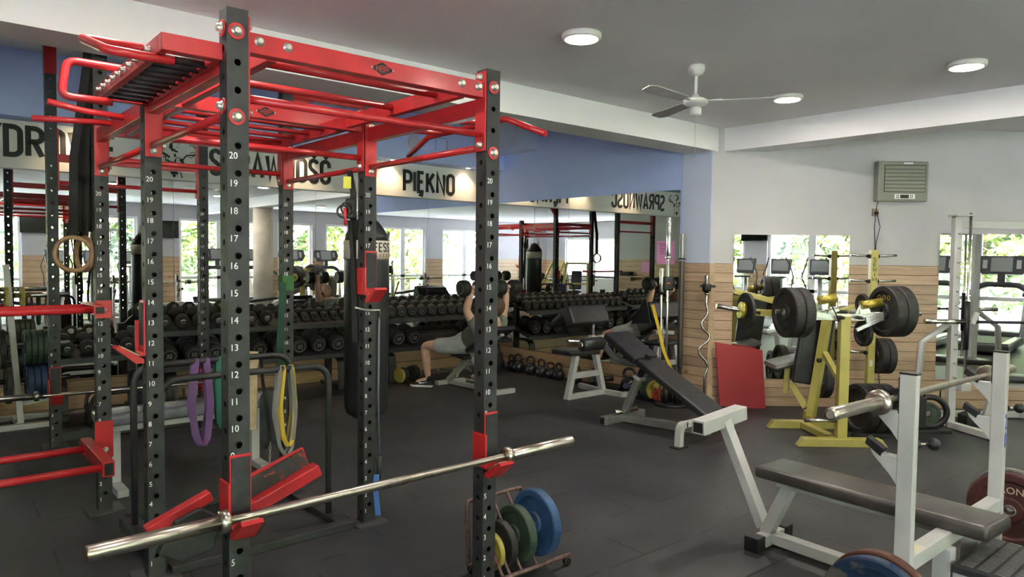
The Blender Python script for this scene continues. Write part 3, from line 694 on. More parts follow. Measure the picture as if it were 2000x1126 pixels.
def barbell(label, x0, z0, x1, z1, v, shaft=.0175, sl=.026, cin=(.445, .445), mats=(STL, STL), cap='cap_red_brown', fl=.040):
    t = thing('barbell', label, 'barbell', ((x0+x1)/2, v, (z0+z1)/2)); p = Vector((x0, v, z0)); q = Vector((x1, v, z1)); d = (q-p).normalized(); L = (q-p).length
    obj('shaft', lathe(NB(), p, d, [(cin[0], shaft*.8), (cin[0]+.09, shaft*.85), (cin[0]+.12, shaft), (L/2+.10, shaft*1.05), (L/2+.104, shaft*.9), (L-cin[1]-.02, shaft*.85), (L-cin[1], shaft*.8)], 20), mats[0], t, True)
    for o, dd, c_ in ((p, d, cin[0]), (q, -d, cin[1])):
        s = obj('sleeve', lathe(NB(), o, dd, [(0, sl*.7), (.002, sl*.95), (.006, sl), (c_-.025, sl)], 24), mats[1], t, True)
        obj('collar', lathe(NB(), o, dd, [(c_-.032, sl), (c_-.030, fl), (c_-.002, fl), (c_, fl*.9), (c_, shaft)], 28), STL, s, True)
        obj('end_cap', cyl(NB(), o-dd*.0005, o+dd*.001, sl*.62), mat(cap, (.25, .08, .05) if cap == 'cap_red_brown' else (.3, .28, .25), .5, .3), s, True)
    return t
barbell('long worn steel barbell resting on the two nearest red hooks', .420, .671, 2.590, .690, VA-.088)
barbell('thin steel barbell across the far black rack', .36, .472, 2.56, .43, VH-.07, shaft=.014, sl=.024, mats=(CHR, CHR))
# red tube attachments sticking out of the left post
def roller(label, za, zb, v0, v1, u0, ht=.06):
    t = thing('spotter_attachment', label, 'rack attachment', (u0, v0, za))
    a = obj('arm', bx(NB(), u0-.03, u0+.03, v1, v0+.12, za-ht/2, za+ht/2), RED, t, True, bevel=.003)
    bx_ = NB(); bx(bx_, u0-.022, u0+.022, v1-.001, v1+.003, za-ht/2+.008, za+ht/2-.008); obj('open_end_shade', bx_, DARK, a, True)  # dark plate on the solid end imitates the shaded hollow of the tube
    obj('tube', cyl(NB(), (u0-.02, v0-.0, za-.0), (-.25, v0, za), .021), RED, t, True)
    obj('tube', cyl(NB(), (u0-.02, v1+.06, zb), (-.25, v1+.06, zb), .021), RED, t, True)
    obj('bracket', bx(NB(), u0+.03, UL+.045, VE-.016, VE-.001, za-.07, za+.16 if za < 1 else za+.04), RED, t, True, bevel=.003)
    bolt(t, (UL, VE-.016, za-.02), (0, -1, 0), .016); return t
roller('pair of red tubes reaching left from the numbered post, the upper pair', 1.285, 1.285, VE, 4.72, .865, .055)
roller('pair of red tubes reaching left near the floor, the lower pair', .415, .415, VE, 4.45, .85, .085)
# gymnastic rings on webbing
WEB = mat('black_webbing', (.013, .012, .012), .8, bump=.2, bscale=150)
WR = mat('ring_wood', (.25, .15, .075), .5, var=.2, scale=30)
for i, (u, v, lab) in enumerate(((.80, 5.12, 'wooden gymnastic ring turned to the camera, left one of the pair'), (.865, 5.16, 'wooden gymnastic ring seen edge-on, right one of the pair'))):
    t = thing('gymnastic_ring', lab, 'gymnastic ring', (u, v, 1.50), 0)
    ax = Vector((.45, .9, 0)) if i == 0 else Vector((.95, .28, 0)); c = Vector((u, v, 1.61))
    obj('ring', torus(NB(), c, ax, .103, .0145, 40, 12), WR, t, True)
    obj('strap', strip(NB(), [(u, v, 1.715), (u+.01, v, 2.2), (.875, 5.06, 2.75), (.885, 5.05, 2.90), (.94, 5.05, 2.905)], .055, .006, (.76, -.65, 0)), WEB, t, True)
    obj('loose_strap', strip(NB(), [(u+.03, v+.02, 1.75), (u+.035, v+.02, 2.2), (.885, 5.09, 2.80)], .045, .006, (.76, -.65, 0)), WEB, t, True)
# heavy bag
hb = thing('heavy_bag', 'black heavy punching bag with white band hanging from the red arm', 'punching bag', (2.785, 5.05, .33))
BL = mat('bag_vinyl', (.022, .023, .025), .34, var=.2, scale=6, bump=.2, bscale=12)
obj('body', lathe(NB(), (2.785, 5.05, .33), (0, 0, 1), [(0, .04), (.01, .10), (.05, .155), (.10, .172), (1.25, .176), (1.27, .178)], 40), BL, hb, True)
bd = obj('band', lathe(NB(), (2.785, 5.05, 1.595), (0, 0, 1), [(0, .179), (.14, .179), (.143, .172)], 40), mat('band_white', (.62, .57, .48), .5), hb, True)
# curved lettering on the band
def curved(word, z, h, ang0, width_deg, m, n=None):
    b = letters(NB(), word, (0, 0, 0), (1, 0, 0), (0, 0, 1), h, (0, -1, 0), .0015, sw=.16, width=math.radians(width_deg)*.18)
    bmesh.ops.subdivide_edges(b, edges=[e for e in b.edges if e.calc_length() > .02], cuts=2)
    for v in b.verts:
        a = math.radians(ang0)+v.co.x/.18; r = .1795-v.co.y; v.co = Vector((2.785+r*cos(a), 5.05+r*sin(a), z+v.co.z))
    return obj('lettering', b, m, bd, True)
curved('FESS', 1.655, .062, -100, 52, BNK)
curved('IIII', 1.610, .030, -84, 34, mat('band_red', (.5, .06, .04), .5))
obj('top_cover', lathe(NB(), (2.785, 5.05, 1.735), (0, 0, 1), [(0, .172), (.05, .165), (.13, .11), (.18, .06), (.20, .02)], 32), BL, hb, True)
CHN = mat('chain_steel', (.35, .34, .32), .35, .9)
def chain(p, q, n, r=.012, w=.003):
    b = NB(); p, q = Vector(p), Vector(q); d = (q-p)/n; x, y, _ = frame(d)
    for i in range(n):
        c = p+d*(i+.5); s = x if i % 2 else y; L = d.length*.62
        tube(b, [c+d.normalized()*L*cos(a)+s*r*.6*sin(a) for a in [2*PI*k/10 for k in range(10)]], w, 6, closed=True)
    return b
for a in range(4):
    e = Vector((cos(a*PI/2+.8), sin(a*PI/2+.8), 0))
    obj('chain', chain(Vector((2.785, 5.05, 1.86))+e*.10, (2.785, 5.05, 2.20), 10), CHN, hb, True)
obj('hook_chain', chain((2.785, 5.05, 2.20), (2.785, 5.04, 2.75), 14), CHN, hb, True)
# dip station (two black U frames on a floor frame)
ds = thing('dip_station', 'black steel stand with two rounded U bars under the power rig', 'dip stand', (1.5, 4.2, 0))
b = NB(); bx(b, 1.0, 2.03, 3.79, 3.86, .0, .045); fr_ = obj('floor_frame', b, BLK, ds, True, bevel=.004)
obj('floor_frame', bx(NB(), 1.0, 1.93, 4.72, 4.78, 0, .045), BLK, ds, True, bevel=.004)
for u in (.95, 1.93): obj('floor_frame', bx(NB(), u, u+.10, 3.865, 4.715, 0, .04), BLK, ds, True, bevel=.004)
obj('u_bar', tube(NB(), [(1.0, 4.03, .04), (1.0, 4.03, .955), (1.965, 4.03, .955), (1.965, 4.03, .04)], .019, 14, fr=.12), BLK, ds, True)
obj('u_bar', tube(NB(), [(1.0, 4.55, .04), (1.0, 4.55, .965), (1.945, 4.55, .965), (1.945, 4.55, .04)], .019, 14, fr=.12), BLK, ds, True)
# resistance bands looped over the bars
def band(label, u, v, zt, L, col, w=.035, spread=.05, name='resistance_band', th=.004, skew=0):
    m = mat('latex_'+label.split()[0], col, .55, bump=.05)
    s = spread; pts = [(u-s, v-.024, zt-L*.5), (u-s*.55, v-.024, zt-.03), (u-s*.5, v, zt+.004), (u-s*.5, v+.024, zt-.03), (u-s*.9, v+.03, zt-L*.55), (u-s*.2, v+.03, zt-L+.02), (u+s*.4, v+.02, zt-L), (u+s, v+.024, zt-L*.6),
           (u+s*.6, v+.024, zt-.03), (u+s*.6, v, zt+.004), (u+s*.6, v-.024, zt-.03), (u+s*1.0+skew, v-.028, zt-L*.55), (u+s*.6+skew, v-.03, zt-L+.03), (u, v-.034, zt-L-.02), (u-s*.7, v-.03, zt-L+.05), (u-s, v-.024, zt-L*.5)]
    P = fillet(pts, .04, 4)
    return tag(obj(name, strip(NB(), P, w, th, (.76, -.65, .05)), m), label, 'resistance band')
band('purple loop band hanging from the back bar of the dip stand', 1.37, 4.55, .987, .53, (.16, .075, .20), .042, .055)
band('green loop band hanging beside the purple one', 1.49, 4.55, .987, .44, (.02, .13, .09), .036, .02)
band('black loop band hanging from the front bar beside the nearest left post', 1.37, 4.03, .977, .48, (.02, .022, .02), .028, .02)
band('grey loop band hanging over the front bar of the dip stand', 1.685, 4.03, .977, .52, (.18, .18, .16), .020, .060)
band('yellow loop band hanging over the front bar of the dip stand', 1.70, 4.035, .979, .47, (.55, .38, .04), .026, .045)
tag(obj('resistance_band', strip(NB(), [(2.08, 4.99, 1.42), (2.05, 4.98, 1.0), (2.06, 4.98, .62), (2.09, 4.97, .60)], .045, .004, (.76, -.65, 0)), mat('latex_dark_green', (.015, .07, .04), .6)), 'long dark green band hanging down the far right post of the rig', 'resistance band')
tag(obj('grip_tape', bx(NB(), UR-.0425, UR+.0425, VE-.003, VE+TW+.003, 1.36, 1.47), mat('tape_green', (.03, .12, .03), .7)), 'green band wrapped round the far right post of the rig', 'band wrap')
# dip belt and beige board hung behind the nearest post
db = thing('dip_belt', 'black dip belt with white lettering hanging beside the beige board', 'belt', (1.80, 4.58, .34))
obj('belt', prism(NB(), rrect(.13, .34, .05), (1.81, 4.56, .56), (.9, -.42, 0), (0, 0, 1), (.006, .012, 0)), LEA, db, True)
obj('lettering', letters(NB(), 'POWER', (1.832, 4.546, .64), (0, 0, -1), (.9, -.42, 0), .022, (-.42, -.9, 0), .001, sw=.17, width=.13), WPT, db, True)
obj('strap', strip(NB(), [(1.745, 4.55, .965), (1.755, 4.54, .80), (1.79, 4.54, .56), (1.80, 4.54, .42), (1.77, 4.54, .36)], .022, .004, (.76, -.65, 0)), WEB, db, True)
obj('chain', chain((1.80, 4.53, .40), (1.775, 4.5, .10), 12, .01, .0025), CHN, db, True)
tag(obj('wood_board', prism(NB(), [(-.035, -.27), (.035, -.27), (.035, .12), (.05, .2), (.04, .245), (-.035, .25)], (1.715, 4.63, .74), (.9, -.42, 0), (0, 0, 1), (.012, .024, 0)), mat('beige_board', (.52, .41, .24), .55, var=.1, scale=30), bevel=.004), 'beige board with a notched end standing behind the nearest left post', 'board')
# suspension trainer
st = thing('suspension_trainer', 'black suspension trainer with yellow tag hanging on the post by the heavy bag', 'suspension trainer', (2.06, 3.92, 1.1))
obj('strap', strip(NB(), [(2.05, 3.93, 2.13), (2.06, 3.90, 2.0), (2.06, 3.90, 1.6), (2.07, 3.89, 1.1)], .035, .01, (.76, -.65, 0)), WEB, st, True)
obj('tag', box(NB(), (2.02, 3.90, 2.055), (.045, .004, .07), rot('Z', -30)), mat('tag_yellow', (.62, .6, .05), .5), st, True)
obj('buckle', pad(NB(), (2.035, 3.88, 1.90), (.06, .03, .12), None, .008), DARK, st, True)
for i, (dx, z) in enumerate(((-.045, 1.86), (-.02, 1.88))):
    obj('handle', torus(NB(), (2.02+dx, 3.86, z+.02), (.6, 1, .1), .035, .006, 20, 8), DARK, st, True)
obj('red_grip', cyl(NB(), (1.985, 3.86, 1.90), (1.99, 3.86, 1.80), .010), RED, st, True)
obj('lower_strap', strip(NB(), [(2.02, 3.87, 1.83), (2.045, 3.88, 1.6), (2.06, 3.87, 1.3)], .022, .005, (.76, -.65, 0)), WEB, st, True)
# cable with handle on post C
ct = thing('stretch_cable', 'thin stretch cable with black grip and blue strap hanging on the rig post', 'cable', (2.15, 3.78, .05))
obj('pin', tube(NB(), [(2.02, 3.80, 1.315), (2.08, 3.79, 1.30), (2.13, 3.79, 1.295), (2.175, 3.79, 1.295), (2.18, 3.79, 1.25)], .008, 8), CHN, ct, True)
obj('tube', tube(NB(), [(2.176, 3.79, 1.26), (2.172, 3.79, .8), (2.18, 3.79, .40)], .006, 8), mat('cable_grey', (.10, .11, .13), .4), ct, True)
obj('grip', cyl(NB(), (2.18, 3.79, .41), (2.176, 3.79, .27), .019, .014), RUB, ct, True)
obj('strap', strip(NB(), [(2.16, 3.785, .30), (2.15, 3.78, .22), (2.165, 3.775, .05)], .032, .005, (.76, -.65, 0)), mat('strap_blue', (.05, .14, .40), .6), ct, True)
# red V attachment with black rubber tops behind the nearest left post
va = thing('rack_attachment', 'red channel arm with worn black rubber top beside the nearest left post', 'rack attachment', (1.15, 2.84, .6))
def chan(b, p, q, w, h): bar(b, p, q, w, h)
obj('channel', bar(NB(), (1.00, 2.83, .59), (1.33, 2.83, .715), .06, .05), RED, va, True, bevel=.004)
obj('channel_back', bar(NB(), (1.00, 2.885, .66), (1.30, 2.885, .76), .02, .09), RED, va, True, bevel=.003)
obj('rubber_top', bar(NB(), (1.01, 2.866, .65), (1.29, 2.866, .755), .014, .085), mat('worn_rubber', (.03, .03, .03), .6, col2=(.20, .03, .02), scale=28, wear=.40), va, True)
obj('base', bx(NB(), .98, 1.03, 2.735, 2.9, .56, .66), RED, va, True, bevel=.003)
va = thing('rack_attachment', 'red angled arm with black rubber block, left of the nearest left post', 'rack attachment', (.8, 2.84, .5))
obj('channel', bar(NB(), (.89, 2.84, .69), (.66, 2.84, .60), .05, .04), RED, va, True, bevel=.004)
obj('rubber_block', prism(NB(), [(-.11, -.07), (-.03, -.12), (.09, -.10), (.11, .02), (.04, .07), (-.05, .04)], (.80, 2.79, .59), (1, 0, 0), (0, 0, 1), (0, .05, 0)), RUB, va, True, bevel=.006)
# flat bench behind the rig
fb_ = thing('flat_bench', 'flat bench with a shiny worn pad standing behind the dip stand', 'bench', (1.56, 5.42, 0))
obj('pad', pad(NB(), (1.56, 5.45, .50), (1.20, .27, .085), None, .03, 4), mat('bench_sheen_vinyl', (.15, .155, .17), .25, var=.2, scale=10, bump=.35, bscale=20), fb_, True)  # black pad coloured grey to stand in for the sheen on its top
obj('rail', bx(NB(), 1.02, 2.1, 5.42, 5.48, .40, .455), GRY, fb_, True, bevel=.004)
for u in (1.08, 2.04):
    l_ = obj('leg', bx(NB(), u-.03, u+.03, 5.42, 5.48, .05, .40), GRY, fb_, True, bevel=.004)
    obj('foot_bar', bx(NB(), u-.035, u+.035, 5.22, 5.68, 0, .05), GRY, l_, True, bevel=.004)
# ================================================================ DUMBBELL RACKS
def rack(label, u0, u1, tiers, legs, v0=7.78, vb=8.18):
    t = thing('dumbbell_rack', label, 'dumbbell rack', ((u0+u1)/2, 8.0, 0))
    for zl, tilt in tiers:
        dz = (vb-v0)*tilt; d = Vector((0, vb-v0, dz)).normalized(); n = Vector((0, -d.z, d.y)); b = NB()
        bar(b, (( u0+u1)/2, v0, zl), ((u0+u1)/2, vb, zl+dz), u1-u0, .012, up=n)
        tr = obj('shelf', b, BLK, t, True)
        obj('lip', bx(NB(), u0, u1, v0-.012, v0, zl-.035, zl+.018), BLK, tr, True, bevel=.003)
        obj('back_lip', bx(NB(), u0, u1, vb, vb+.012, zl+dz-.02, zl+dz+.035), BLK, tr, True, bevel=.003)
    zt = tiers[-1][0]+.05
    for u in legs:
        l_ = obj('post', bx(NB(), u-.035, u+.035, 8.22, 8.29, .04, zt+.20), BLK, t, True, bevel=.004)
        obj('sled_leg', strip(NB(), [(u, 8.24, .385), (u, 7.99, .385), (u, 7.90, .34), (u, 7.88, .20), (u, 7.88, .01)], .10, .022, (1, 0, 0), fr=.07), BLK, l_, True)
        obj('floor_bar', bx(NB(), u-.04, u+.04, 7.87, 8.40, 0, .045), BLK, l_, True, bevel=.004)
        for zl, tilt in tiers: obj('arm', bar(NB(), (u, 7.85, zl-.015), (u, 8.25, zl+.4*tilt-.015), .05, .03), BLK, l_, True)
    return t
rack('lower black dumbbell rack at the far left beside the grey plate stand', 1.06, 1.87, [(.60, .25)], (1.12, 1.80))
rack('long black two-tier dumbbell rack behind the rig, under the word SPRAWNOSC', 1.93, 4.33, [(.44, .30), (.805, .30)], (2.1, 4.02))
rack('black two-tier dumbbell rack in the corner, behind the lifting person', 4.45, 6.62, [(.44, .30), (.805, .30)], (4.72, 6.45))
DR = mat('dumbbell_rubber', (.017, .017, .018), .55, var=.3, scale=20)
DN_ = mat('dumbbell_engraving', (.32, .31, .28), .5)
def dumbbell(r, L, hl, style, num=None):
    """axis along local y, centre at the origin"""
    t = thing('dumbbell', 'x', 'dumbbell')
    obj('handle', lathe(NB(), (0, -L/2+hl*.9, 0), (0, 1, 0), [(0, .013), (L*.25, .0165), (L-hl*1.8, .013)], 12), CHR, t)
    for s in (-1, 1):
        b = NB(); o = (0, s*(L/2-hl), 0)
        if style == 'plates': lathe(b, o, (0, s, 0), [(0, r*.7), (.004, r*.82), (hl*.3, r*.82), (hl*.31, r), (hl*.72, r), (hl*.73, r*.85), (hl*.95, r*.83)], 22)
        else: lathe(b, o, (0, s, 0), [(0, r*.86), (hl*.12, r*.98), (hl*.2, r), (hl*.8, r), (hl*.93, r*.93), (hl*.96, r*.72), (hl*.93, r*.70), (hl*.93, r*.5)], 22)
        h = obj('head', b, DR, t)
        if style == 'plates': obj('end_cap', lathe(NB(), (0, s*(L/2-hl*.05), 0), (0, s, 0), [(0, r*.46), (.014, r*.46), (.018, r*.38)], 18), CHR, h)
        elif s < 0:
            rg = NB(); torus(rg, (0, -(L/2-hl*.045), 0), (0, 1, 0), r*.68, r*.022, 24, 6); obj('ring', rg, DN_, h)
            if num: obj('number_lettering', put_text(NB(), num, (0, -(L/2-hl*.055), 0), (1, 0, 0), (0, 0, 1), r*.62, .001, center=True), DN_, h)
    return t
P_small = dumbbell(.047, .22, .065, 'round'); P_mid = dumbbell(.068, .27, .09, 'round', '12'); P_plate = dumbbell(.072, .30, .085, 'plates'); P_big = dumbbell(.093, .34, .115, 'round', '32')
P_bigp = dumbbell(.095, .34, .12, 'round', '30')
PROTO = {P_small: [0], P_mid: [0], P_plate: [0], P_big: [0], P_bigp: [0]}
ordn = ['first', 'second', 'third', 'fourth', 'fifth', 'sixth', 'seventh', 'eighth', 'ninth', 'tenth', 'eleventh', 'twelfth', 'thirteenth', 'fourteenth']
def db_row(proto, us, zl, r, tilt, what, where, group, v=7.985):
    n = len(us)
    for i, u in enumerate(us):
        pos = 'leftmost' if i == 0 else ('rightmost' if i == n-1 else ordn[i]+' from left')
        lab = '%s, %s %s' % (what, pos, where)
        a = math.atan(tilt); z = zl+(v-7.78)*tilt+r/cos(a)+.007
        if PROTO[proto][0] == 0: o = proto; o['label'] = lab; o['group'] = group; PROTO[proto][0] = 1
        else: o = copy_thing(proto, (0, 0, 0), None, lab, group)
        o.location = (u, v, z); o.rotation_euler = (a, random.uniform(-.5, .5) if 0 else 0, random.uniform(-.05, .05)); ROOT[o.name] = Matrix.Translation(o.location)
db_row(P_plate, [1.16, 1.34, 1.52, 1.69], .60, .072, .25, 'chrome-ended dumbbell', 'on the low rack at far left', 'chrome-ended dumbbells on the far left rack')
db_row(P_plate, [2.02+.178*i for i in range(7)], .805, .072, .30, 'chrome-ended dumbbell', 'on the upper shelf behind the rig', 'chrome-ended dumbbells on the upper shelf')
db_row(P_small, [3.30+.125*i for i in range(8)], .805, .047, .30, 'small black dumbbell', 'on the upper shelf left of the bag', 'small dumbbells on the upper shelf')
db_row(P_big, [2.06+.235*i for i in range(10)], .44, .093, .30, 'large black dumbbell', 'on the lower shelf behind the rig', 'large dumbbells on the lower shelf')
db_row(P_mid, [4.54+.156*i for i in range(14)], .805, .068, .30, 'medium black dumbbell', 'on the upper corner shelf', 'dumbbells on the upper corner shelf')
db_row(P_bigp, [4.56, 4.79, 5.02, 5.98, 6.20, 6.42], .44, .095, .30, 'large black dumbbell', 'on the lower corner shelf', 'dumbbells on the lower corner shelf')

# ---------------------------------------------------------------- plates
def plate_bm(r, w, hole=.026, n=40, axis=(1, 0, 0), dish=.55):
    """weight plate centred on the origin, a real hole through it"""
    b = NB(); x, y, d = frame(axis)
    prof = [(-w/2, hole), (-w/2, r*.30), (-w*.30, r*.34), (-w*.30, r*.74), (-w/2, r*.80), (-w/2, r*.96), (-w*.40, r), (w*.40, r), (w/2, r*.96), (w/2, r*.80), (w*.30, r*.74), (w*.30, r*.34), (w/2, r*.30), (w/2, hole)]
    rings = []
    for s, rr in prof: rings.append([b.verts.new(d*s+(x*cos(2*PI*i/n)+y*sin(2*PI*i/n))*rr) for i in range(n)])
    for k in range(len(rings)):
        p, q = rings[k], rings[(k+1) % len(rings)]
        for i in range(n):
            f = b.faces.new((p[i], p[(i+1) % n], q[(i+1) % n], q[i])); f.smooth = False
    return b
def plate(label, c, r, w, m, axis=(1, 0, 0), group=None, name='weight_plate', rim=None, text=None, tcol=None, ring=False):
    t = thing(name, label, 'weight plate', c, 0, group); ax = Vector(axis).normalized()
    b = plate_bm(r, w, axis=ax); p = obj('disc', b, m, t)
    if ring:
        obj('hub_ring', torus(NB(), -ax*(w/2), ax, .030, .004, 24, 6), CHN, t); 
    if text:
        x, y, d = frame(-ax); tb = NB()
        ex = Vector((0, 0, 1)).cross(-ax).normalized(); ez = Vector((0, 0, 1))
        put_text(tb, text, -ax*(w*.31)+ez*(r*.54)-ax*.004, ex, ez, r*.26, .001, center=True); obj('lettering', tb, tcol or DN_, t)
    return t
RUBP = mat('bumper_rubber', (.020, .019, .018), .6, var=.3, scale=18, bump=.1, bscale=80)
GRN = mat('bumper_green', (.022, .040, .026), .55, var=.3, scale=10); BLU = mat('bumper_blue', (.015, .035, .085), .5, var=.3, scale=10)
GRN2 = mat('plate_green', (.03, .052, .032), .55, var=.3, scale=12); YLP = mat('plate_yellow', (.34, .29, .06), .5, var=.25, scale=14); BLP = mat('plate_blue', (.022, .065, .16), .45, var=.3, scale=12); REP = mat('plate_red', (.5, .05, .03), .5, var=.2, scale=12)
BRP = mat('plate_rusty', (.10, .035, .022), .5, .3, col2=(.20, .13, .10), scale=9, wear=.35)
# plate stand at far left
ps = thing('plate_stand', 'grey plate stand with pegs at the left edge, holding green and blue bumper plates', 'plate rack', (.82, 8.0, 0))
for v in (7.86,):
    obj('post', bar(NB(), (.79, v, .05), (.70, v, 1.50), .05, .05), GRY, ps, True, bevel=.004)
    obj('foot_bar', bx(NB(), .35, 1.06, 7.78, 7.84, 0, .05), GRY, ps, True, bevel=.004)
    obj('foot_bar', bx(NB(), .35, 1.06, 8.22, 8.28, 0, .05), GRY, ps, True, bevel=.004)
    obj('cross_brace', bar(NB(), (.80, 7.9, .22), (1.05, 7.9, .25), .04, .04), GRY, ps, True, bevel=.003)
    obj('stretcher', bx(NB(), .75, .80, 7.84, 8.22, .02, .06), GRY, ps, True)
for z in (1.22, .76, .44):
    for s in (-1, 1): obj('peg', cyl(NB(), (.765, 7.86, z), (.765+s*.42, 7.86, z), .024), CHR, ps, True)
for i in range(5): plate('green bumper plate on the middle right peg of the plate stand, %s from the post' % ordn[i], (.845+i*.046, 7.86, .737), .165, .044, GRN, group='green bumper plates on the stand')
for i in range(4): plate('blue bumper plate on the lowest right peg of the plate stand, %s from the post' % ordn[i], (.86+i*.052, 7.86, .418), .165, .050, BLU, group='blue bumper plates on the stand')
for i, (u, z, r, lb) in enumerate(((.66, .737, .18, 'black plate on the middle left peg of the plate stand'), (.70, .418, .18, 'black plate on the lowest left peg of the plate stand'))): plate(lb, (u, 7.86, z), r, .045, RUBP)
for i, (u, lb) in enumerate(((.70, 'left'), (.82, 'right'))): plate('small mustard plate on the top %s peg of the plate stand' % lb, (u, 7.86, 1.198), .10, .03, YLP)
tag(obj('bumper_stack', lathe(NB(), (.45, 8.05, 0), (0, 0, 1), [(0, .20), (.06, .20), (.062, .19), (.064, .2), (.12, .2), (.124, .17), (.128, .19), (.18, .185)], 32), RUBP), 'low stack of black plates lying on the floor at the left edge', 'weight plates')

# floor stuff by the racks: two plate dumbbells, chains, bars, balls
def plate_db(label, c, ang, cap):
    t = thing('plate_dumbbell', label, 'dumbbell', c, ang)
    obj('handle', cyl(NB(), (-.07, 0, 0), (.07, 0, 0), .015), CHR, t)
    for s in (-1, 1):
        for k in range(4): obj('disc', lathe(NB(), (s*(.07+k*.022), 0, 0), (s, 0, 0), [(0, .088), (.003, .095), (.016, .095), (.019, .088)], 26), RUBP, t)
        obj('end_disc', lathe(NB(), (s*.16, 0, 0), (s, 0, 0), [(0, .092), (.004, .098), (.018, .095), (.022, .07)], 26), cap, t)
    return t
plate_db('plate dumbbell with gold end disc on the floor beside the standing foot of the person', (4.93, 7.86, .10), .35, mat('gold_cap', (.42, .32, .08), .4, .3))
plate_db('plate dumbbell with gold end disc on the floor behind the heavy bag', (4.38, 7.93, .10), .45, MATS['gold_cap'])
ch = NB(); random.seed(3)
CHB = mat('bright_chain', (.55, .56, .58), .3, .9)
pp = [(5.55+.07*i+random.uniform(-.03, .03), 8.02+.13*sin(i*1.9)+random.uniform(-.03, .03), .03+.03*(i % 3)) for i in range(13)]
ct = thing('steel_chain', 'heap of bright steel chain on the floor under the corner dumbbell rack', 'chain', (6.0, 8.0, 0))
b = NB()
for a, c_ in zip(pp, pp[1:]):
    t_ = chain(a, c_, 2, .026, .007); merge(b, t_)
obj('links', b, CHB, ct, True)
for i, (u, v, c_, lb) in enumerate(((3.02, 8.05, (.45, .03, .07), 'small pink ball on the floor under the rack'), (3.14, 8.10, (.10, .03, .16), 'small purple ball beside the pink one'), (3.24, 8.12, (.05, .03, .12), 'small dark violet ball under the rack'))):
    tag(obj('exercise_ball', sphere(NB(), (u+.25, v, .045), .045), mat('ball%d' % i, c_, .4)), lb, 'ball')
def parallette(label, c, ang, w=.45, h=.30, dp=.2):
    t = thing('parallette_bar', label, 'bar stand', c, ang)
    for s in (-1, 1): obj('u_bar', tube(NB(), [(-w/2, s*dp/2, 0), (-w/2, s*dp/2, h), (w/2, s*dp/2, h), (w/2, s*dp/2, 0)], .017, 10, fr=.09), BLK, t)
    obj('floor_bar', bx(NB(), -w/2, -w/2+.04, -dp/2-.05, dp/2+.05, 0, .03), BLK, t); obj('floor_bar', bx(NB(), w/2-.04, w/2, -dp/2-.05, dp/2+.05, 0, .03), BLK, t); return t
parallette('black tubular low stand with rounded top behind the thin barbell', (1.52, 7.62, 0), .05)
t = thing('bar_holder', 'low black slotted storage frame on the floor behind the flat bench', 'storage rack', (2.0, 7.5, 0))
obj('base', bx(NB(), 1.75, 2.6, 7.35, 7.41, .0, .12), mat('steel_grey_dark', (.08, .08, .09), .4, .5), t, True, bevel=.003)
for i in range(6): obj('divider', tube(NB(), [(1.8+i*.09, 7.38, .12), (1.8+i*.09, 7.38, .30)], .012, 8), BLK, t, True)
t = thing('cable_attachment', 'cast metal handle attachment lying on dark gear by the rack', 'handle', (2.5, 7.2, .1))
obj('plate', prism(NB(), [(-.09, -.05), (-.03, -.09), (.05, -.03), (.10, .01), (.07, .07), (0, .05), (-.05, .09), (-.10, .04)], (2.50, 7.15, .33), (.76, -.65, 0), (0, 0, 1), (.01, .02, 0)), CHN, t, True)
obj('arm', bar(NB(), (2.52, 7.17, .30), (2.66, 7.1, .12), .05, .05), BLK, t, True)
obj('base', bx(NB(), 2.3, 2.95, 7.05, 7.25, .0, .10), BLK, t, True, bevel=.01)
t = thing('v_handle', 'black V-shaped pulley handle with grips lying under the thin barbell', 'handle', (1.6, 6.9, .1))
obj('frame', tube(NB(), [(1.18, 7.0, .32), (1.26, 6.95, .16), (1.40, 6.9, .07), (1.62, 6.95, .06)], .035, 10, fr=.05), BLK, t, True)
obj('grip', cyl(NB(), (1.0, 7.05, .245), (1.16, 7.0, .26), .018), mat('grip_brown', (.16, .12, .1), .6), t, True)

# ---------------------------------------------------------------- kettlebells along the side wall
KB = mat('kettlebell_black', (.018, .018, .022), .28, var=.2, scale=14, coat=.3)
def kettlebell(r, label, loc, ang=0):
    t = thing('kettlebell', label, 'kettlebell', loc, ang, 'kettlebells along the side wall')
    obj('body', lathe(NB(), (0, 0, 0), (0, 0, 1), [(0, r*.55), (.004, r*.62), (r*.35, r*.9), (r*.85, r), (r*1.3, r*.88), (r*1.65, r*.55), (r*1.8, r*.35)], 24), KB, t)
    h = r*1.5; obj('handle', tube(NB(), [(0, -r*.48, h), (0, -r*.72, h+r*.55), (0, -r*.55, h+r*1.05), (0, 0, h+r*1.2), (0, r*.55, h+r*1.05), (0, r*.72, h+r*.55), (0, r*.48, h)], r*.16, 10, fr=r*.3), KB, t)
    obj('badge', cyl(NB(), (-r*.93, 0, r*.9), (-r*1.0, 0, r*.9), r*.3, n=16), mat('kb_badge', (.12, .13, .2), .3), t); return t
ks = [(6.62, 8.05, .082), (6.64, 7.80, .078), (6.60, 7.60, .092), (6.62, 7.36, .090), (6.62, 7.14, .084), (6.64, 6.98, .075), (6.62, 6.80, .080), (6.64, 6.50, .080), (6.68, 6.18, .085), (6.66, 5.62, .11)]
kn = ['black kettlebell nearest the corner, first of the row', 'black kettlebell, second from the corner', 'larger black kettlebell with tall handle, third from the corner', 'black kettlebell, fourth from the corner', 'black kettlebell, fifth from the corner', 'small black kettlebell, sixth from the corner', 'black kettlebell, seventh from the corner', 'black kettlebell just left of the preacher bench leg', 'black kettlebell seen behind the preacher bench frame', 'largest black kettlebell, behind the post of the decline bench']
for (u, v, r), lb in zip(ks, kn): kettlebell(r, lb, (u, v, 0), random.uniform(-.3, .3))
